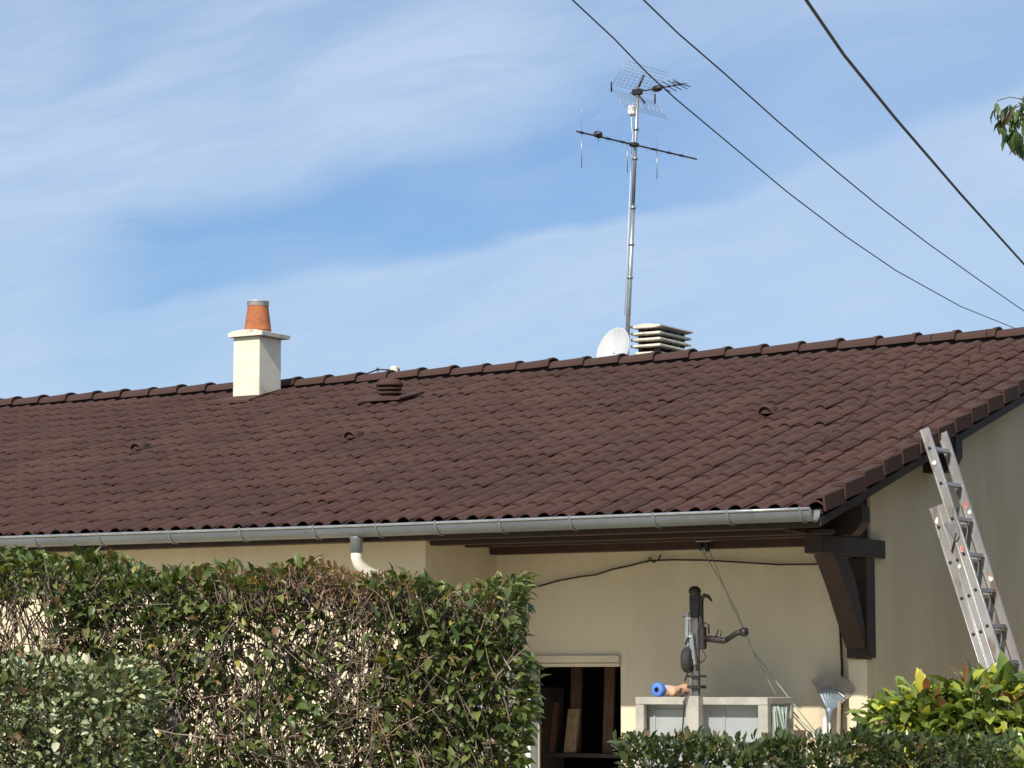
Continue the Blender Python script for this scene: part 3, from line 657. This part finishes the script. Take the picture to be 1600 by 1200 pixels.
# ------------------------------------------------------------------ ladder
ld = empty('ladder', (-7.1, 20.3, 0), 'long aluminium extension ladder leaning against the roof verge', 'ladder')
LEAN = .32; ynear, yfar = 20.30, 20.715
def lx(off, z): return -8.288+off+LEAN*(4.01-z)
def section(off, zt, zb_, wdt, nm):
    s_ = bpy.data.objects.new(nm, None); col.objects.link(s_); s_.parent = ld; s_.location = Vector((lx(off,zb_), ynear, zb_))-wloc(ld)
    for y, side in ((ynear, -1), (yfar, 1)):
        m = MB(); a = Vector((lx(off,zb_),y,zb_)); b = Vector((lx(off,zt),y,zt)); t = (b-a).normalized(); xx = Vector((t.z,0,-t.x))
        web = .006; fl = .024
        # C channel: web faces outwards, flanges point inwards
        m.add([p+xx*q*wdt/2+Vector((0,w_,0)) for p in (a,b) for q in (-1,1) for w_ in (0, -side*web)], [(0,1,3,2),(4,6,7,5),(0,4,5,1),(1,5,7,3),(3,7,6,2),(2,6,4,0)])
        for q in (-1, 1):
            c0 = xx*q*(wdt/2-.003)
            m.add([p+c0+xx*e*.003+Vector((0,-side*web*1.01+(-side)*w_,0)) for p in (a,b) for e in (-1,1) for w_ in (0, fl)], [(0,1,3,2),(4,6,7,5),(0,4,5,1),(1,5,7,3),(3,7,6,2),(2,6,4,0)])
            m.tube([a+xx*q*(wdt/2-.006)+Vector((0,side*.002,0)), b+xx*q*(wdt/2-.006)+Vector((0,side*.002,0))], .005, 6)
        m.build('rail', M['alu'], s_)
    z = zt-.16
    k = 0
    while z > zb_+.1:
        x = lx(off, z)
        m = MB(); m.bar((x,ynear+.007,z),(x,yfar-.007,z), .030, .030, (LEAN,0,-1)); rg = m.build('rung', M['alu'], s_)
        m = MB(); m.lathe([(0,0),(.0135,.0),(.0135,.004),(.0,.004)], (x,ynear-.0015,z), axis=(0,-1,0), n=12); m.build('rung_end', M['black'], rg)
        z -= .287; k += 1
    return s_
T = section(0.0, 4.02, .6, .078, 'ladder_section')
U = section(-.070, 3.40, .3, .066, 'ladder_section')
V_ = section(-.138, 3.38, .02, .066, 'ladder_section')
m = MB()
m.prism([(lx(-.02,3.22)-.07,3.25),(lx(-.02,3.22)+.05,3.24),(lx(-.02,3.22)+.06,3.14),(lx(-.02,3.22)+.03,3.10)], 'y', ynear-.018, ynear-.012); m.build('guide_bracket', M['galv'], ld)
m = MB(); m.tube([(lx(-.09,3.02),ynear-.02,3.02),(lx(-.0,3.17),ynear-.022,3.17)], .006, 6); m.build('latch', M['dark'], ld)
for off, z, a_, b_2 in ((0.0,3.74,.018,.02),(.0,3.04,.02,.028),(-.138,3.27,.012,.03),(-.07,2.9,.012,.02)):
    m = MB(); m.prism([(lx(off,z)+a_*math.cos(t_/7*6.283)*(1+.3*math.sin(t_*2.1)), z+b_2*math.sin(t_/7*6.283)) for t_ in range(7)], 'y', ynear-.0085, ynear-.0066); m.build('paint_splash', M['alud'], ld)
for off, z, a_, b_2 in ((.0,3.42,.022,.03),(.01,3.36,.015,.02),(.01,2.82,.02,.03)):
    m = MB(); m.prism([(lx(off,z)+a_*math.cos(t_/7*6.283)*(1+.3*math.sin(t_*2.1)), z+b_2*math.sin(t_/7*6.283)) for t_ in range(7)], 'y', yfar-.009, yfar-.0065); m.build('paint_splash', M['alud'], ld)

# ------------------------------------------------------------------ television antenna
an = empty('television_antenna', (-14.05, 25.9, 5.0), 'tall television antenna mast with mesh corner reflector and long boom above the ridge', 'antenna')
def mx(z): return -14.075+(z-5.3)*.0525
m = MB(); m.tube([(mx(z),25.9,z) for z in (5.0,6.4,7.2)], .026, 12); m.tube([(mx(z),25.9,z) for z in (7.18,7.9,8.56)], .021, 12)
for z in (6.42, 6.79, 7.2, 7.75, 8.08): m.tube([(mx(z),25.9,z-.015),(mx(z),25.9,z+.015)], .033, 12)
mast = m.build('mast', M['galv'], an)
m = MB(); m.box(mx(8.28)-.085,mx(8.28)-.01,25.83,25.93,8.235,8.345,.012); m.build('amplifier_box', M['white'], an)
m = MB(); m.tube([(mx(8.2)-.05,25.87,8.24),(mx(8.1)-.045,25.87,8.1),(mx(8.0)-.02,25.87,8.02),(mx(7.9)-.03,25.87,7.9),(mx(7)-.03,25.87,7.0),(mx(6)-.03,25.87,6.0)], .005, 6); m.build('lead', M['white'], an)
A1 = Vector((.155,.988,0)); B1 = Vector((.988,-.155,0)); UZ = Vector((0,0,1))
hub = Vector((mx(8.50),25.9,8.50))
for sgn in (1, -1):
    m = MB(); bs = .19 if sgn > 0 else .19; hz2 = .235
    def gp(a, t): return hub+A1*a+B1*(-.06+bs*t)+UZ*sgn*(.03+hz2*t)
    for i in range(9): m.tube([gp(-.38,i/8),gp(.38,i/8)], .0019, 4)
    for i in range(11):
        a = -.38+.076*i; m.tube([gp(a,0),gp(a,1)], .0017, 4)
    m.build('reflector_mesh', M['galv'], an)
m = MB()
m.tube([hub-B1*.10, hub+B1*.62], .008, 8)
m.tube([hub-B1*.02+UZ*.0, hub+B1*.09+UZ*.18], .012, 6); m.tube([hub-B1*.02, hub+B1*.10-UZ*.14], .012, 6)
m.lathe([(.0,-.07),(.03,-.05),(.04,0),(.03,.05),(0,.07)], hub+B1*.27, axis=B1, n=12)
m.box(hub.x-.06,hub.x+.05,hub.y-.03,hub.y+.03,hub.z-.035,hub.z+.03,.006)
for i in range(4):
    c0 = hub+B1*(.36+.075*i)
    for dz_ in (.045,-.045):
        m.tube([c0-A1*.13+UZ*dz_*.7, c0+UZ*dz_*.2, c0+A1*.13+UZ*dz_*.7], .005, 5)
m.tube([hub+B1*.60-A1*.16, hub+B1*.60+A1*.16], .006, 5)
for q in (-.40, .40): m.tube([hub+A1*q-B1*.06-UZ*.06, hub+A1*q-B1*.06+UZ*.05], .010, 6)
m.build('uhf_boom', M['dark'], an)
B2 = Vector((.19,.98,0)).normalized(); c2 = Vector((mx(7.89),25.87,7.90))
m = MB(); m.tube([c2-B2*.98+UZ*.0, c2+B2*1.12], .010, 8); m.box(c2.x-.04,c2.x+.04,c2.y-.05,c2.y+.05,c2.z-.022,c2.z+.022,.006); m.lathe([(0,-.06),(.035,-.04),(.04,.03),(0,.05)], c2-B2*.62+UZ*.02, axis=B2, n=10)
for t_ in (-.9,-.45,-.2,.35,.62,.84): m.tube([c2+B2*(t_-.03), c2+B2*(t_+.03)], .014, 8)
m.build('vhf_boom', M['dark'], an)
m = MB()
for t_, dn, upp in ((-.90,.39,.38),(-.62,.06,.34),(-.12,.33,.0),(.40,.33,.3)):
    p = c2+B2*t_; m.tube([p-UZ*dn, p], .0050, 5)
    if upp: m.tube([p, p+UZ*upp], .0014, 5)
for i in range(9):
    p = c2+B2*(-.75+.22*i); m.tube([p-B1*.02, p+B1*.14+UZ*.01], .0018, 4); m.tube([p, p-B1*.12], .0015, 4)
m.build('vhf_elements', M['galv'], an)

# satellite dish
sd = empty('satellite_dish', (-14.17, 25.80, 5.35), 'pale grey satellite dish half hidden behind the ridge tiles', 'satellite dish')
m = MB(); nrm = Vector((-.35,-1,.28)).normalized(); cx = Vector((-14.185,25.80,5.60)); ux = nrm.cross(UZ).normalized(); uz = ux.cross(nrm); n = 36; rings = []
for rr, dd in ((0,-.035),(.35,-.031),(.7,-.018),(.96,-.002),(1.0,.004),(1.01,-.004),(.7,-.024),(0.3,-.036)):
    rings.append([cx+ux*math.cos(2*math.pi*k/n)*.262*rr+uz*math.sin(2*math.pi*k/n)*.275*rr+nrm*dd for k in range(n)])
vs = [p for r_ in rings for p in r_]
m.add(vs, [(i*n+k,i*n+(k+1)%n,(i+1)*n+(k+1)%n,(i+1)*n+k) for i in range(len(rings)-1) for k in range(n)], True); m.build('reflector', M['dish'], sd)
m = MB(); m.tube([cx-nrm*.03, Vector((-14.12,25.9,5.5)), Vector((-14.08,25.93,5.2)), Vector((-14.08,25.93,4.9))], .02, 8); m.build('bracket', M['galv'], sd)
m = MB(); m.tube([cx-uz*.27, cx-uz*.26+nrm*.28-uz*.02], .01, 6); m.lathe([(.02,0),(.03,.03),(.02,.08)], cx-uz*.26+nrm*.27, axis=-nrm, n=10); m.build('receiver_arm', M['galv'], sd)

# small antenna behind the ridge, left
a2 = empty('small_antenna', (-18.0, 27.0, 4.5), 'small dark antenna with a pale cap peeking over the ridge near the chimney', 'antenna')
m = MB(); m.tube([(-18.47,27.0,5.675),(-18.25,27,5.71),(-18.10,27.0,5.748),(-17.95,27,5.735),(-17.78,27.0,5.725)], .009, 6); m.lathe([(0,-.03),(.025,0),(0,.03)], (-18.1,27,5.75), axis=(1,0,0), n=8)
for x in (-18.47,-18.42,-18.35,-18.28): m.tube([(x,27.0,5.66),(x-.01,27.0,5.73)], .005, 5); m.tube([(x,26.9,5.70),(x,27.1,5.70)], .004, 5)
m.build('boom', M['dark'], a2)
m = MB(); m.tube([(-18.1,27.0,4.3),(-18.1,27.0,5.74)], .014, 8); m.build('mast', M['galv'], a2)
m = MB(); m.box(-17.90,-17.80,26.95,27.05,4.5,5.775,.02); m.build('post', M['cap'], a2)

# ------------------------------------------------------------------ overhead wires
def wire(pts, r, lab):
    P = [Vector(p) for p in pts]; P.insert(0, P[0]+(P[0]-P[1])*2.2+Vector((0,0,.15))); P.append(P[-1]+(P[-1]-P[-2])*3+Vector((0,0,.4)))
    m = MB(); m.tube(P, r, 8); return tag(m.build('overhead_wire', M['wire']), lab, 'wire', 'overhead wires crossing the sky')
wire([(-8.34,14.38,6.39),(-8.41,14.77,6.37),(-8.56,15.62,6.30),(-8.70,16.35,6.225),(-8.80,16.95,6.175),(-8.96,17.84,6.13),(-9.35,20.02,6.02),(-9.70,21.98,5.96),(-10.05,23.97,5.935),(-10.57,26.96,5.98),(-11.15,30.26,6.14),(-11.52,32.42,6.27)], .0052, 'thin overhead wire that passes in front of the antenna')
wire([(-7.07,12.85,5.97),(-7.19,13.42,5.93),(-7.36,14.23,5.90),(-7.58,15.29,5.89),(-7.90,16.77,5.875),(-8.27,18.51,5.87),(-8.66,20.33,5.88),(-9.11,22.49,5.91),(-9.70,25.27,5.98),(-10.34,28.27,6.07),(-11.25,32.6,6.22)], .0052, 'thin overhead wire running between the antenna wire and the thick one')
wire([(-4.59,9.78,4.925),(-4.70,10.24,4.90),(-4.97,11.28,4.88),(-5.35,12.79,4.895),(-5.98,15.29,4.95),(-6.88,18.84,5.06),(-7.93,22.99,5.22)], .0078, 'thickest black overhead wire at the upper right')
m = MB(); m.tube([(-26,26,5.80),(-23.68,26,5.625),(-23.2,26,5.57),(-22.8,26,5.50),(-22.5,26.1,5.3)], .010, 6); tag(m.build('overhead_wire', M['wire']), 'short dark cable dipping behind the ridge at the far left', 'wire')

# ------------------------------------------------------------------ foliage
def leaves(name, P, Nn, size, wid, palette, probs, material, parent, droop=0.35, jit=.25, curl=.15):
    """P: leaf base points, Nn: outward directions"""
    n = len(P); P = np.asarray(P); D = np.asarray(Nn)+rng.normal(0, .55, (n,3)); D[:,2] -= droop*rng.random(n)
    D /= np.linalg.norm(D, axis=1, keepdims=True)
    up_ = np.tile(np.array([0,0,1.0]), (n,1))+rng.normal(0,.55,(n,3)); S = np.cross(D, up_); S /= np.linalg.norm(S, axis=1, keepdims=True)
    U_ = np.cross(S, D); Ln = size*np.exp(np.clip(rng.normal(0, jit, n), -.8, .48))[:,None]; W = Ln*wid
    fold = .25*W; cur = -curl*Ln
    pts = [P, P+D*Ln*.30+S*W*.42+U_*fold*.8, P+D*Ln*.70+S*W*.40+U_*(fold*.7+cur*.3), P+D*Ln+U_*cur,
           P+D*Ln*.70-S*W*.40+U_*(fold*.7+cur*.3), P+D*Ln*.30-S*W*.42+U_*fold*.8, P+D*Ln*.33, P+D*Ln*.68+U_*cur*.3]
    V = np.stack(pts, 1).reshape(-1,3); b = (np.arange(n)*8)[:,None]
    tri = np.concatenate([b+np.array(t) for t in ([0,6,1],[0,5,6],[7,3,2],[7,4,3])]); quad = np.concatenate([b+np.array(t) for t in ([6,7,2,1],[5,4,7,6])])
    ci = rng.choice(len(palette), n, p=np.array(probs)/sum(probs)); C = np.array(palette)[ci]*np.clip(rng.normal(1,.17,(n,1)),.5,1.6)*(1+rng.normal(0,.05,(n,3)))
    return npmesh(name, V, [quad, tri], material, parent, np.repeat(C, 8, 0), smooth=True)
def twigs(name, specs, parent, cols, clamp=None):
    """specs: (start, dir, length, r0, wiggle)"""
    V = []; F = []; C = []; o = 0; n = 4; m_ = 5
    for st_, d_, ln, r0_, wg in specs:
        p = np.array(st_, float); d = np.array(d_, float); d /= np.linalg.norm(d); c = np.array(cols[rng.integers(len(cols))])*rng.normal(1,.2)
        for i in range(m_):
            if clamp: p = clamp(p)
            a = np.cross(d, [0.3,.2,.9]); a /= np.linalg.norm(a)+1e-9; b2 = np.cross(d, a); r_ = r0_*(1-.65*i/(m_-1))
            for k in range(n): V.append(p+(a*math.cos(k*math.pi/2)+b2*math.sin(k*math.pi/2))*r_); C.append(c)
            if i: F += [(o+(i-1)*n+k,o+(i-1)*n+(k+1)%n,o+i*n+(k+1)%n,o+i*n+k) for k in range(n)]
            p = p+d*ln/(m_-1); d = d+rng.normal(0,wg,3); d /= np.linalg.norm(d)
        o += n*m_
    return npmesh(name, np.array(V), [np.array(F)], M['twig'], parent, np.clip(np.array(C),.01,1), smooth=True)
from mathutils import noise as mnoise
def nz3(p, s): return mnoise.noise(Vector((float(p[0])*s, float(p[1])*s, float(p[2])*s)))
GR = [(.115,.150,.038),(.155,.19,.05),(.072,.100,.032),(.23,.25,.085),(.36,.31,.06),(.20,.135,.065)]

# --- tall clipped hedge, left half of the picture
hA = empty('hedge', (-7.6, 10.6, .25), 'tall thinning green and brown hedge in front of the house wall', 'hedge')
oA = np.array([-8.818,9.886,0.0]); dA = np.array([2.209,1.341,0]); dA /= np.linalg.norm(dA); nA = np.array([dA[1],-dA[0],0.0])   # nA faces the camera
LA = 2.60
def topA(a): return 2.585-.047*a+.03*math.sin(a*5.1)+.02*math.sin(a*13+1)
P = []; Nn = []; cnt = 0
while cnt < 27000:
    a = rng.uniform(-1.3, LA); z = rng.uniform(.35, 2.6); t = rng.uniform(-.30,.30)
    if z > topA(a)-abs(rng.normal(0,.02)): continue
    if z < 1.4 and rng.random() < .6: continue
    if a > LA-.05-.04*math.sin(z*9) : continue
    p = oA+dA*a+nA*t; p[2] = z
    edge = topA(a)-z
    den = .50+.62*nz3(p, 2.6)+.35*nz3(p, 6.5)
    if edge < .14: den += .55
    if edge < .30: den += .15
    if LA-a < .8: den += .30
    brown = math.exp(-((a-1.57)/.22)**2)*math.exp(-(edge/.16)**2)
    thin = math.exp(-((a-1.55)/.45)**2)*math.exp(-((edge-.33)/.25)**2)
    den -= .85*brown+.38*thin
    if abs(t) < .18 and edge > .12 and LA-a > .2: den -= .12
    den -= 1.1*math.exp(-((a-.08)/.16)**2)*math.exp(-((edge-.36)/.14)**2)
    if rng.random() > den: continue
    P.append(p); out_ = nA*np.sign(t)*(.7 if abs(t) > .1 else .2)+np.array([0,0,1.0])*(1.0 if edge < .12 else .25)+dA*(1.0 if LA-a < .15 else 0)
    Nn.append(out_); cnt += 1
leaves('foliage', P, Nn, .056, .54, GR, (.31,.26,.26,.09,.03,.05), M['leaf'], hA, jit=.32, curl=.32)
# dry brown clippings at the top middle
P = []; Nn = []
for i in range(2600):
    a = rng.normal(1.55,.27) if i % 3 else rng.uniform(.3,2.4); z = topA(a)-abs(rng.normal(0,.10)); t = rng.uniform(-.3,.3); p = oA+dA*a+nA*t; p[2] = z; P.append(p); Nn.append(nA*.4+np.array([0,0,.7]))
leaves('dry_foliage', P, Nn, .034, .32, [(.30,.16,.075),(.22,.115,.055),(.38,.23,.12)], (.4,.35,.25), M['leaf'], hA)
sp_ = []
for i in range(34):
    a = rng.uniform(-1.3, LA-.3); p = oA+dA*a+nA*rng.uniform(-.2,.05); p[2] = .25
    sp_.append((p, (rng.normal(0,.10),rng.normal(0,.06),1), 1.95, .013, .07))
for i in range(3800):
    a = rng.uniform(-1.3, LA-.12); t = rng.uniform(-.26,.26); z = rng.uniform(1.0, topA(a)-.16); p = oA+dA*a+nA*t; p[2] = z
    ln = min(rng.uniform(.15,.5), (topA(a)-z)*1.05)
    sl = rng.normal(0,.55)-(.5 if a > LA-.4 else 0); sp_.append((p, dA*sl+nA*rng.normal(0,.3)+np.array([0,0,1.0]), ln, rng.uniform(.0025,.0065), .16))
for i in range(420):
    a = rng.uniform(-.6, LA-.45); t = rng.uniform(.1,.3); z = rng.uniform(1.2, topA(a)-.2); p = oA+dA*a+nA*t; p[2] = z
    sp_.append((p, dA*rng.normal(.8,.5)*rng.choice([-1,1])+np.array([0,0,rng.uniform(0,.8)]), rng.uniform(.15,.42), rng.uniform(.002,.0045), .12))
for i in range(900):
    a = rng.normal(1.5,.36); t = rng.uniform(-.28,.28); z = topA(a)-rng.uniform(.10,.24); p = oA+dA*a+nA*t; p[2] = z
    sp_.append((p, dA*rng.normal(0,.5)+np.array([0,0,1.0]), rng.uniform(.08,.16), rng.uniform(.0022,.004), .12))
def clampA(p):
    a = float((p-oA)@dA); t = float((p-oA)@nA); q = p.copy()
    if a > LA-.05: q = q-dA*(a-LA+.05)
    if abs(t) > .30: q = q-nA*(t-.30*np.sign(t))
    q[2] = min(q[2], topA(min(a,LA))-.01)
    return q
twigs('twigs', sp_, hA, [(.24,.175,.12),(.17,.125,.09),(.33,.26,.19),(.13,.095,.07),(.32,.21,.13)], clampA)

# --- low small leaved hedge, bottom left
hB = empty('hedge', (-6.2, 7.4, .3), 'dense small leaved hedge with pale leaf edges in the bottom left corner', 'hedge')
oB = np.array([-6.464,7.258,0]); dB = np.array([.494,.298,0]); dB /= np.linalg.norm(dB); nB = np.array([dB[1],-dB[0],0]); LB = .575
P = []; Nn = []
while len(P) < 19000:
    a = rng.uniform(-.9, LB); z = rng.uniform(1.0, 2.085); t = rng.uniform(-.30,.30)
    top = 2.065+.012*math.sin(a*14)+.012*math.sin(a*31); 
    if z > top or a > LB-.03+.025*math.sin(z*17)-max(0,z-2.0)*.6: continue
    sh_ = min(top-z, .30-abs(t), LB-a)
    if sh_ > .16 and rng.random() > .45: continue
    p = oB+dB*a+nB*t; p[2] = z
    if nz3(p, 9) < -.5: continue
    P.append(p); Nn.append(nB*np.sign(t)*(1 if .30-abs(t) < .12 else .2)+np.array([0,0,1.0 if top-z < .1 else .3])+dB*(1 if LB-a < .12 else 0))
leaves('foliage', P, Nn, .033, .60, [(.14,.165,.06),(.31,.34,.17),(.055,.07,.026),(.56,.58,.38),(.19,.12,.06)], (.30,.24,.25,.15,.06), M['dleaf'], hB, curl=.1)
sp_ = []
for i in range(700):
    a = rng.uniform(-.9,LB-.05); p = oB+dB*a+nB*rng.uniform(-.24,.24); p[2] = rng.uniform(.9,1.95)
    sp_.append((p, rng.normal(0,.6,3)+np.array([0,0,1.0]), rng.uniform(.06,.2), .0028, .2))
for i in range(14):
    a = rng.uniform(-.9,LB-.05); p = oB+dB*a; p[2] = .28; sp_.append((p, rng.normal(0,.1,3)+np.array([0,0,1.0]), 1.4, .012, .1))
twigs('twigs', sp_, hB, [(.10,.075,.055),(.16,.12,.085)])
# concrete post between the hedges
m = MB(); m.box(-8.10,-8.00,10.22,10.32,.25,1.86,.015)
tag(m.build('post', M['stone']), 'grey concrete post seen between the two left hedges', 'post')

# --- low dark hedge, bottom centre
hC = empty('hedge', (-4.7, 10.1, .25), 'low dense dark green clipped hedge along the bottom right of centre', 'hedge')
oC = np.array([-5.359,9.723,0]); dC = np.array([1.358,.816,0]); dC /= np.linalg.norm(dC); nC = np.array([dC[1],-dC[0],0]); LC = 1.62
P = []; Nn = []
while len(P) < 11500:
    a = rng.uniform(-.02, LC); z = rng.uniform(1.1, 1.80); t = rng.uniform(-.30,.30)
    top = 1.752+.018*math.sin(a*7)+.014*math.sin(a*19+1)-max(0,.10-a)*.5
    if z > top or a < .02+.03*math.sin(z*20): continue
    sh_ = min(top-z, .30-abs(t), a+.05)
    if sh_ > .16 and rng.random() > .4: continue
    p = oC+dC*a+nC*t; p[2] = z
    P.append(p); Nn.append(nC*np.sign(t)*(1 if .30-abs(t) < .12 else .2)+np.array([0,0,1.0 if top-z < .1 else .3])-dC*(1 if a < .1 else 0))
for i in range(160):
    a = rng.uniform(0, 1.75); p = oC+dC*a+nC*rng.uniform(-.25,.28); p[2] = 1.745+rng.uniform(0,.02); P.append(p); Nn.append(np.array([0,0,1.2]))
leaves('foliage', P, Nn, .037, .60, [(.070,.092,.030),(.10,.125,.042),(.044,.062,.023),(.19,.18,.06),(.17,.10,.045)], (.36,.26,.28,.05,.05), M['leaf'], hC, curl=.1)
sp_ = []
for i in range(600):
    a = rng.uniform(.03,LC); p = oC+dC*a+nC*rng.uniform(-.24,.24); p[2] = rng.uniform(.9,1.62); sp_.append((p, rng.normal(0,.6,3)+np.array([0,0,1.0]), rng.uniform(.06,.2), .0028, .2))
for i in range(24):
    p = oC+dC*rng.uniform(.1,LC); p[2] = .22; sp_.append((p, rng.normal(0,.1,3)+np.array([0,0,1.0]), 1.2, .012, .1))
twigs('twigs', sp_, hC, [(.10,.075,.05),(.15,.10,.065)])

# --- glossy large leaved shrub, bottom right
sD = empty('shrub', (-4.4, 11.9, .2), 'glossy large leaved shrub with yellow and reddish leaves at the bottom right', 'shrub')
def blob(cx_, cy_, cz_, rx, ry, rz, n_): 
    q = rng.normal(size=(n_,3)); q /= np.linalg.norm(q,axis=1,keepdims=True); q *= (rng.random((n_,1))**.25); return np.array([cx_,cy_,cz_])+q*np.array([rx,ry,rz]), q
P = []; Nn = []
for b_ in ((-3.95,11.25,1.48,.36,.30,.33,1100),(-4.86,11.75,1.70,.27,.24,.26,900),(-4.58,11.87,1.68,.32,.30,.33,1500),(-4.22,12.05,1.67,.36,.32,.33,1500),(-3.80,12.2,1.64,.42,.36,.33,1500),(-3.3,12.4,1.60,.45,.38,.40,500),(-4.75,11.75,1.2,.45,.35,.45,500),(-4.0,12.1,1.2,.6,.4,.45,500)):
    p, q = blob(*b_); P.append(p); Nn.append(q+np.array([0,-.1,.18]))
P = np.concatenate(P); Nn = np.concatenate(Nn)
leaves('foliage', P, Nn, .095, .46, [(.16,.21,.045),(.25,.30,.06),(.085,.125,.032),(.62,.55,.06),(.28,.12,.05),(.44,.48,.10)], (.27,.26,.18,.08,.07,.14), M['gloss'], sD, droop=.9, curl=.16)
sp_ = []
for i in range(420):
    k_ = rng.integers(len(P)); e = P[k_]; d = Nn[k_]*.35+np.array([0,0,.7]); d /= np.linalg.norm(d); ln = rng.uniform(.12,.35); sp_.append((e-d*ln, d, ln, .004, .08))
for i in range(16):
    p = np.array([rng.uniform(-4.9,-3.4), 0, .1]); p[1] = 11.85+(p[0]+4.6)*.5; sp_.append((p, rng.normal(0,.15,3)+np.array([0,0,1.0]), 1.5, .014, .1))
twigs('twigs', sp_, sD, [(.13,.075,.05),(.20,.09,.06)])

# --- unseen evergreen screen added beyond the right edge, shading the gable from the open sky
sc = empty('hedge', (-4.7, 22.5, 0), 'unseen evergreen screen added right of the gable to block the open sky', 'hedge')
m = MB(); cv = []; ny, nz_ = 26, 12
for side in (-1, 1):
    for j in range(nz_+1):
        for i_ in range(ny+1):
            y = 16.8+11.4*i_/ny; z = 5.6*j/nz_; x = -4.75+side*(.42*(1-.35*(j/nz_)**2)+.07*math.sin(i_*1.9+j)+.05*math.sin(j*2.3+i_*.7)); cv.append((x,y,z))
g_ = (ny+1)*(nz_+1)
fs_ = [tuple(o_+q for q in (j*(ny+1)+i_, j*(ny+1)+i_+1, (j+1)*(ny+1)+i_+1, (j+1)*(ny+1)+i_)) for o_ in (0, g_) for j in range(nz_) for i_ in range(ny)]
fs_ += [(nz_*(ny+1)+i_, nz_*(ny+1)+i_+1, g_+nz_*(ny+1)+i_+1, g_+nz_*(ny+1)+i_) for i_ in range(ny)]
fs_ += [(j*(ny+1)+e_, (j+1)*(ny+1)+e_, g_+(j+1)*(ny+1)+e_, g_+j*(ny+1)+e_) for j in range(nz_) for e_ in (0, ny)]
m.add(cv, fs_, True, (.035,.045,.02)); m.build('screen_core', M['twig'], sc)
P = []; Nn = []
for k_ in range(9000):
    y = rng.uniform(16.7,28.3); z = rng.uniform(.1,5.75); sd_ = rng.choice([-1,1]); f_ = .44*(1-.35*(z/5.6)**2)
    if z > 5.5: f_ *= rng.random()
    if rng.random() < .06: y = rng.choice([16.75,28.25]); f_ *= rng.random()
    P.append((-4.75+sd_*f_+rng.normal(0,.04), y, z)); Nn.append((sd_*.8,0,.6))
leaves('foliage', P, Nn, .15, .45, [(.045,.075,.025),(.06,.095,.03),(.035,.055,.02)], (.4,.3,.3), M['dleaf'], sc)

# --- fruit tree right of the frame, one drooping branch reaching in
ft = empty('tree', (-1.9, 14.4, 0), 'tree whose drooping leafy branch hangs in at the upper right edge', 'tree')
m = MB(); m.tube([(-1.9,14.4,0),(-1.92,14.38,1.2),(-1.85,14.3,2.6),(-1.95,14.25,3.8),(-2.0,14.2,5.0),(-1.9,14.2,6.2)], [.16,.13,.11,.08,.05,.02], 10, c=(.12,.09,.07))
for e in ((-2.8,13.9,5.0),(-1.0,14.8,5.2),(-1.4,13.4,4.8),(-2.6,15.0,5.4),(-1.2,14.0,6.3)): m.tube([(-1.93,14.28,3.4),((-1.93+e[0])/2,(14.28+e[1])/2,4.5),e], [.05,.03,.01], 7, c=(.12,.09,.07))
m.tube([(-1.95,14.27,4.0),(-2.9,13.95,4.75),(-3.8,13.55,5.08),(-4.45,13.27,5.06),(-4.80,13.14,5.0)], [.035,.022,.013,.007,.003], 7, c=(.12,.09,.07))
m.tube([(-4.45,13.27,5.06),(-4.70,13.18,5.02),(-4.84,13.13,4.95),(-4.85,13.13,4.82)], [.005,.004,.003,.002], 6, c=(.14,.11,.06))
m.tube([(-4.78,13.145,5.0),(-4.85,13.12,5.015),(-4.912,13.105,5.0)], .0025, 5, c=(.14,.11,.06))
m.build('trunk', M['twig'], ft)
P = []; Nn = []
for b_ in ((-1.6,14.4,5.6,.9,.9,.8,1500),(-2.4,14.1,5.2,.55,.6,.5,500)):
    p, q = blob(*b_); keep = p[:,0] > -3.05; P.append(p[keep]); Nn.append(q[keep]*.6+np.array([0,0,-.2]))
for x_ in np.linspace(-3.0,-4.3,6):
    for _ in range(9): P.append(np.array([[x_+.0,13.95-(abs(x_)-3)*.5,5.0]])+rng.normal(0,.05,(1,3))); Nn.append(np.array([[rng.normal(0,.4),rng.normal(0,.4),-1]]))
leaves('foliage', np.concatenate(P), np.concatenate(Nn), .095, .36, [(.06,.11,.025),(.085,.15,.035),(.045,.085,.025)], (.4,.35,.25), M['leaf'], ft, droop=.8)
P = []; Nn = []
for k_ in range(26): P.append(np.array([-4.825,13.13,4.83])+np.array([rng.normal(0,.035),rng.normal(0,.03),rng.uniform(-.05,.03)])); Nn.append((rng.normal(0,.30),rng.normal(0,.3),-1.6))
for k_ in range(34): P.append(np.array([-4.84,13.13,4.95])+np.array([rng.normal(0,.045),rng.normal(0,.04),rng.uniform(-.05,.05)])); Nn.append((rng.normal(0,.5),rng.normal(0,.4),-1.3))
for k_ in range(12): P.append(np.array([-4.76,13.16,5.0])+rng.normal(0,.025,3)); Nn.append((.5,.2,-1.0))
P.append(np.array([-4.91,13.105,5.0])); Nn.append((-.9,-.2,-1.4))
droop_state = rng
leaves('branch_leaves', P, Nn, .098, .34, [(.06,.10,.03),(.09,.135,.04),(.042,.07,.028),(.11,.09,.05)], (.4,.3,.2,.1), M['dleaf'], ft, droop=.5, curl=.25, jit=.12)
